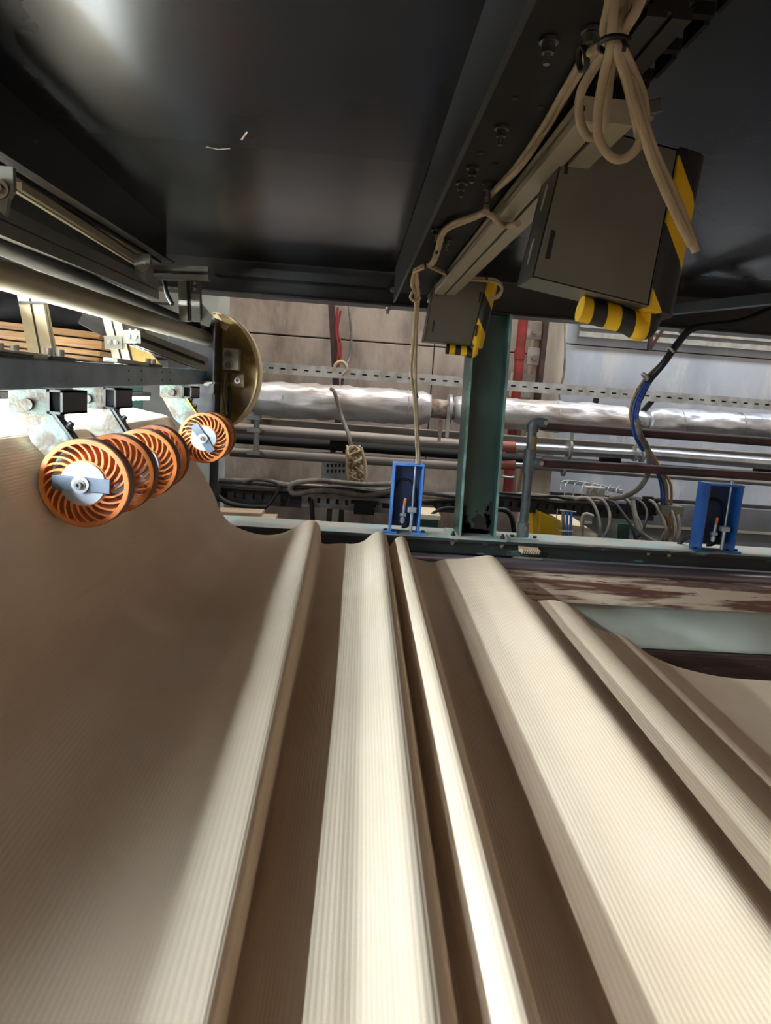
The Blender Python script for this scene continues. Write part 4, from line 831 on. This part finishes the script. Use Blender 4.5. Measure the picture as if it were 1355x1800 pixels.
for k in range(7):
    r_ = random.Random(200+k); x_ = 1035+k*22
    m = ['cableg', 'cableg', 'cabled', 'cableg', 'cabled', 'cableg', 'cableg'][k]
    xe = [1046, 1052, 1118, 1128, 1108, 1168, 1180][k]
    tag(MB().tube([P(x_-25, 878, 3.8), P(x_, 880+r_.uniform(-3, 5), 3.72), P(x_+14, 900, 3.66), P((x_+xe)/2+14, 930, 3.6), P(xe, 962, 3.6)], .0085, 8).build('drop_cable', m), ['beige grey cable of the tied pair dropping left of the green box, left one', 'beige grey cable of the tied pair dropping left of the green box, right one', 'black cable arching down right of the green box', 'grey cable arching down right of the green box', 'black cable dropping beside the grey one right of the green box', 'grey cable looping under the terminal box, left one', 'grey cable looping under the terminal box, right one'][k], 'cable')
tag(MB().tube([P(1112, 880, 3.7), P(1116, 905, 3.65), P(1125, 935, 3.6), P(1150, 952, 3.6), P(1180, 955, 3.6), P(1192, 935, 3.62), P(1190, 905, 3.66)], .014).build('looped_conduit', 'cableg'), 'thick grey conduit looping below the terminal box', 'conduit')

# yellow box, blue tubes, green box right of railing
q = P(950, 945, 4.0); yb_ = thing('yellow_cover', q, 'yellow cover with cream sloping lid behind the railing post', 'cover')
a0, a1 = P(949, 900, 3.9), P(949, 950, 3.9); b0, b1 = P(985, 925, 3.9), P(985, 955, 3.9)
MB().hexa([a1, P(990, 957, 3.9), P(985, 915, 3.9), a0, a1+Vector((0,.3,0)), P(990, 957, 3.9)+Vector((0,.3,0)), P(985, 915, 3.9)+Vector((0,.3,0)), a0+Vector((0,.3,0))]).build('side', 'yellow', yb_)
MB().hexa([P(x_, y_, Y_)+Vector((0, d_, 0)) for d_ in (0, .05) for x_, y_, Y_ in ((952, 899, 4.2), (1005, 908, 4.2), (1080, 960, 3.85), (980, 960, 3.85))]).build('lid', 'cream', yb_)
for k in range(3): tag(MB().cyl(P(990+k*7, 898, 3.7), P(988+k*7, 950, 3.7), .0085 if k else .010, 12).build('air_tube', 'blue' if k else 'pipeg'), ['grey tube beside the blue air tubes behind the railing', 'left blue air tube in front of the yellow cover', 'right blue air tube in front of the yellow cover'][k], 'tube')
cf = thing('tube_clip_frame', P(990, 900, 3.68), 'bent wire frame clipped round the blue air tubes', 'frame')
MB().tube([P(980, 895, 3.68), P(978, 930, 3.68), P(1008, 934, 3.68)], .003, 6).tube([P(984, 897, 3.68), P(1012, 900, 3.68)], .004, 6).build('wire', 'galv', cf)
tag(MB().tube([P(1022, 955, 3.6), P(1024, 912, 3.6), P(1030, 904, 3.6), P(1042, 908, 3.6)], .012).build('bent_pipe', 'pipeg'), 'grey bent pipe in front of the cream lid', 'pipe')
q = P(1097, 930, 3.6); gb = thing('green_steel_tube', q, 'green square steel tube end pointing at the camera behind the green beam', 'tube')
MB().hexa([P(1084, 955, 3.6), P(1104, 956, 3.6), P(1107, 922, 3.6), P(1086, 920, 3.6), P(1040, 921, 4.6), P(1052, 921, 4.6), P(1054, 900, 4.6), P(1042, 900, 4.6)]).build('tube', 'green', gb, bevel=.002)
q = P(928, 965, 3.10); o = MB()
for k in range(8): o.bar(q+Vector((-.04+k*.011,0,0)), q+Vector((-.025+k*.011,-.02,-.012)), .008, .02)
o.bar(q+Vector((-.045,.0,.006)), q+Vector((.045,0,.004)), .02, .012)
tag(o.build('small_brush', 'wood'), 'small beige brush on the dark green beam just below the railing post base', 'brush')

# ================================================================ SENSOR BOXES
profile((.315, .97, .392), (.315, 2.85, .392), .075, .03, 'wide pale aluminium profile under the deck carrying both sensor boxes', m='aluw', g=.007)
pf2 = profile((.315, .80, .435), (.315, 2.9, .435), .05, .03, 'dark upper aluminium profile between beam and pale profile', m='black', g=.006)
def quadbox(tl, tr, br, bl, Y, depth, parent, name, m, yoff=0.0, slots=()):
    c = [P(*bl, Y), P(*br, Y), P(*tr, Y), P(*tl, Y)]; th = Vector((0,.004,0))
    s = MB().hexa(c+[p+th for p in c]); return c
def sensor(tl, tr, br, bl, Y, depth, lab, slots, sideflap, foam_m, foamb_m, k):
    c = [P(*bl, Y), P(*br, Y), P(*tr, Y), P(*tl, Y)]; D = Vector((0, depth, 0)); th = Vector((0, .003, 0))
    ux = (c[1]-c[0]).normalized(); uz = (c[3]-c[0]).normalized()
    t = thing('sensor_box', (c[0]+c[1])/2, lab, 'sensor box')
    # front with slots: build as strips around slots is overkill for metal; slots are recessed dark liners framed by rims
    MB().hexa(c+[p+th for p in c]).build('front_plate', 'steel', t, bevel=.0008)
    for (a, b, w_) in slots:
        pa_, pb_ = P(*a, Y), P(*b, Y); n_ = Vector((0,-.0006,0))
        MB().bar(pa_+n_, pb_+n_, w_*.8, .0016, up=(0,1,0)).build('slot', 'rubber', t)
    bt = [c[0], c[1], c[1]+D, c[0]+D]; MB().hexa(bt+[p+uz*.003 for p in bt]).build('bottom_plate', 'steel', t, bevel=.0008)
    tp = [c[3], c[2], c[2]+D, c[3]+D]; MB().hexa(tp+[p-uz*.003 for p in tp]).build('top_plate', 'steel', t)
    # left side plate, a little lower at the top
    f0 = c[0]; f1 = c[0]+uz*(c[3]-c[0]).length*sideflap
    sd = [f0+D*1.0, f0, f1, f1+D]; MB().hexa(sd+[p+ux*.003 for p in sd]).build('side_plate', 'black', t, bevel=.0008)
    MB().hexa([f0+D-ux*.001, f0+D+ux*.02, f1+D+ux*.02, f1+D-ux*.001]+[p+D*.02 for p in [f0+D-ux*.001, f0+D+ux*.02, f1+D+ux*.02, f1+D-ux*.001]]).build('rear_lip', 'steel', t)
    for fr in (.28, .75):
        q0 = f0+uz*((f1-f0).length*(fr-.12))+D*.55-ux*.0008; q1 = f0+uz*((f1-f0).length*(fr+.1))+D*.55-ux*.0008
        MB().bar(q0, q1, .010*k, .0016, up=ux).build('slot', 'aluw', t)
    rt = [c[1]+D, c[1], c[2], c[2]+D]; MB().hexa(rt+[p-ux*.003 for p in rt]).build('right_plate', 'steel', t)
    q = c[3].lerp(c[2], .32)+uz*-.006-Vector((0,.001,0))
    MB().hexnut(q, q+Vector((0,-.008,0)), .008).cyl(q, q-Vector((0,.003,0)), .012, 14).build('bolt', 'bolt', t)
    # foam padding
    fw = (c[1]-c[0]).length*.27; a_ = c[2]+ux*.002; b_ = c[1]+ux*.002; n = 10; vs = []
    for p in (a_+uz*.004, b_-uz*.004):
        for i in range(n+1):
            an = math.pi*i/n; vs.append(p+ux*(fw*math.sin(an)**.35 if 0 < i < n else 0)+Vector((0, depth*.5-depth*.5*math.cos(an), 0)))
    s = MB(); m_ = n+1; s.add(vs, [(i, i+1, m_+i+1, m_+i) for i in range(n)]+[(n, 0, m_, m_+n)], True); s.add(vs, [tuple(range(m_)), tuple(range(m_, 2*m_))[::-1]])
    s.build('edge_foam', foam_m, t)
    # bottom foam roll, bending round the corner
    rr = fw*.42; y_ = Y+depth*.5
    start = c[1]+ux*fw*.42+uz*.006; base_ = c[1]-uz*(rr*.9)
    start.y = y_; base_.y = y_
    path = [start, base_+ux*fw*.42, base_+ux*fw*.22-uz*rr*.35, base_-ux*fw*.15-uz*rr*.1, base_-ux*(c[1]-c[0]).length*.28-uz*0, base_-ux*(c[1]-c[0]).length*.48]
    s = MB(); s.tube(path, rr*.95, 16, step=6); s.build('corner_foam', foamb_m, t)
    return t, c, ux, uz
BY = 1.15
sensor((1003, 212), (1193, 262), (1140, 538), (935, 487), BY, .10, 'large grey sheet metal sensor box with yellow and black foam, nearest the camera',
       [((1002, 256), (994, 306), .007), ((973, 405), (962, 455), .009)], .78, 'foam', 'foamb', 1)
sensor((765, 487), (855, 495), (828, 607), (745, 599), 2.6, .09, 'smaller looking grey sensor box farther away, in front of the green column',
       [((769, 502), (767, 521), .008), ((845, 513), (842, 532), .008), ((763, 563), (760, 583), .008), ((839, 571), (836, 591), .008)], .82, 'foams', 'foamsb', 1)
# cable chain at top right
cc_ = thing('cable_chain', PZ(1150, 120, .45), 'black plastic cable chain in the gap above the near sensor box', 'cable chain')
for k in range(9):
    y = .55+k*.085; MB().box((.345, y, .475), (.405, y+.012, .49)).box((.345, y+.012, .47), (.351, y+.07, .495)).box((.399, y+.012, .47), (.405, y+.07, .495)).build('link', 'blackm', cc_)
q = P(1100, 175, 1.12); mt = thing('mounting_block', q, 'aluminium mounting block and screws above the near sensor box', 'bracket')
MB().bar(P(1085, 205, 1.08), P(1150, 190, 1.1), .03, .02).build('block', 'steel', mt, bevel=.002); MB().bar(P(1060, 230, 1.08), P(1120, 165, 1.1), .02, .012).build('arm', 'steel', mt)
for px, py in ((1112, 130), (1106, 143), (1143, 208)): q = P(px, py, 1.1); MB().cyl(q, q+Vector((0,.02,.01)), .005, 10).build('screw', 'bolt', mt)

# ================================================================ CABLES
def under(p):
    q = P(*p)
    if p[1] < 485 and .13 < q.x < .42:
        zl = .411 if q.x < .268 else .366
        if q.z > zl: q = PZ(p[0], p[1], zl)
    return q
def cable(pts_, r, label, m='cable', name='cable', group=None, n=8):
    return tag(MB().tube([under(p) for p in pts_], r, n, step=6).build(name, m), label, 'cable', group)
cb = thing('cable_bundle', P(1080, 80, .85), 'big hanging coil of beige cable at the top right, held by a black tie', 'cable')
r0 = .0046; Y0 = .95
loops = [
 [(1075, -40, .9), (1070, 10, .9), (1062, 50, .92), (1068, 82, .93), (1050, 110, .95), (1022, 160, .97), (1018, 205, .98), (1030, 237, .98), (1045, 242, .98)],
 [(1085, -40, .9), (1078, 20, .9), (1074, 80, .91), (1062, 130, .93), (1050, 200, .95), (1053, 245, .96), (1075, 276, .97), (1100, 277, .97), (1122, 255, .96), (1133, 215, .95), (1130, 170, .94), (1110, 120, .92), (1093, 85, .91)],
 [(1100, -40, .92), (1090, 20, .92), (1082, 80, .92), (1072, 130, .94), (1067, 180, .96), (1062, 215, .98), (1055, 225, 1.0)],
 [(1110, -30, .93), (1098, 15, .92), (1086, 45, .91), (1086, 90, .91), (1098, 130, .92), (1110, 175, .93), (1120, 220, .95), (1122, 238, .96)],
 [(1125, -30, .9), (1118, 20, .91), (1098, 50, .91), (1092, 90, .92), (1102, 140, .92), (1125, 215, .93), (1150, 290, .95), (1185, 370, .98), (1215, 430, 1.0)],
 [(1140, -30, .9), (1115, 25, .9), (1095, 62, .91), (1100, 110, .92), (1118, 165, .93), (1140, 240, .94), (1160, 290, .96), (1195, 365, .99), (1223, 442, 1.0)],
]
for L_ in loops: MB().tube([P(p[0], p[1], p[2]-.25) for p in L_], r0, 10, step=7).build('strand', 'cable', cb)
q = P(1079, 78, .66); MB().ring(q-Vector((0,0,.0025)), q+Vector((0,0,.0025)), .0145, .0125, 20).build('cable_tie', 'rubber', cb); MB().tube([P(1095, 70, .65), P(1098, 78, .64), P(1096, 90, .64)], .002, 6).build('tie_tail', 'rubber', cb)
for k, o_ in enumerate((0, 8)):
    cable([(1072+o_*.5, 74, .67), (1058+o_, 80, .72)]+[(x+o_*q_, y, PZ(x, y, .411).y) for x, y, q_ in ((1022, 108, 1.2), (985, 170, 1), (950, 230, 1), (905, 295, .9), (868, 335, .4), (856, 350, .3))]+[(853+o_*.3, 372, 1.62)], .0052,
          ['left', 'right'][k]+' of the two beige cables running from the coil along the deck beam')
    cable([(852, 372+o_*.3, 1.66), (830, 380+o_*.6, 1.7), (795, 392+o_*.8, 1.8), (775+o_*.6, 410, 1.85), (768+o_*.5, 437, 1.95), (758+o_*.5, 462, 2.1), (742, 467+o_*.6, 2.15), (728, 474+o_*.5, 2.2)], .006,
          ['upper', 'lower'][k]+' beige cable of the tied pair stepping down to the far sensor box')
    cable([(755, 466+o_*.3, 2.12), (775, 474+o_*.5, 2.2), (800, 486+o_*.4, 2.4), (850, 489+o_*.5, 2.5), (872, 492+o_*.5, 2.52), (882, 505+o_*.3, 2.53), (876, 518+o_*.5, 2.54), (862, 525, 2.56)], .0055,
          ['upper', 'lower'][k]+' beige cable lying over the top of the far sensor box')
    cable([(729+o_*.4, 476, 2.2), (724+o_, 500, 2.22), (731+o_*.5, 520, 2.25), (728+o_*.4, 580, 2.4), (722+o_, 650, 2.7), (728+o_*.4, 700, 2.9), (731+o_*.4, 760, 3.05), (734+o_*.4, 818, 3.17)], .0065,
          ['left', 'right'][k]+' beige cable hanging from the far sensor box down to the left blue bracket')
cable([(728, 476, 2.21), (735, 500, 2.22), (724, 515, 2.24), (722, 524, 2.25), (733, 530, 2.25), (738, 522, 2.25)], .005, 'small beige cable loop left of the far sensor box')
cable([(855, 374, 1.66), (868, 382, 1.65), (878, 393, 1.62), (895, 396, 1.5), (910, 393, 1.35)], .0065, 'thick beige cable bending from the ties towards the near sensor box')
for k, (px, py, Y) in enumerate(((853, 372, 1.65), (792, 396, 1.8), (772, 414, 1.86), (766, 438, 1.96), (746, 466, 2.13), (733, 694, 2.88), (1024, 104, .83), (854, 486, 2.5))):
    q = P(px, py, Y); tag(MB().ring(q-Vector((.003,0,.001)), q+Vector((.003,0,.001)), .0135, .0105, 14).build('cable_tie', 'rubber'), 'black cable tie on the beige cables, '+['at the fork beside the pale profile', 'first below the fork', 'second below the fork', 'third below the fork', 'above the far sensor box corner', 'halfway down the hanging cables', 'just left of the big coil', 'at the far sensor box right corner'][k], 'cable tie')
p = PZ(857, 330, .42); tag(MB().cyl(p, p-Vector((0,0,.03)), .008, 12).build('cable_anchor', 'bolt'), 'steel cable anchor stud where the two cables meet the beam', 'anchor')

cbx = thing('reflection_filler', (-1.8, 5.15, -2.0), 'low dark cabinet row added unseen along the wall to darken the deck reflection', 'filler')  # added out of view, only keeps the reflection in the deck dark
for k in range(6): MB().box((-5+k*1.05, 5.0, -1.95), (-3.97+k*1.05, 5.35, -1.02)).build('filler_block', 'black', cbx, bevel=.005)
MB().box((-5, 5.02, -2.0), (1.3, 5.35, -1.95)).build('plinth', 'blackm', cbx)
# remove unused measuring duplicates
for o in list(bpy.data.objects):
    if o.type == 'MESH' and o.users == 0: bpy.data.objects.remove(o)
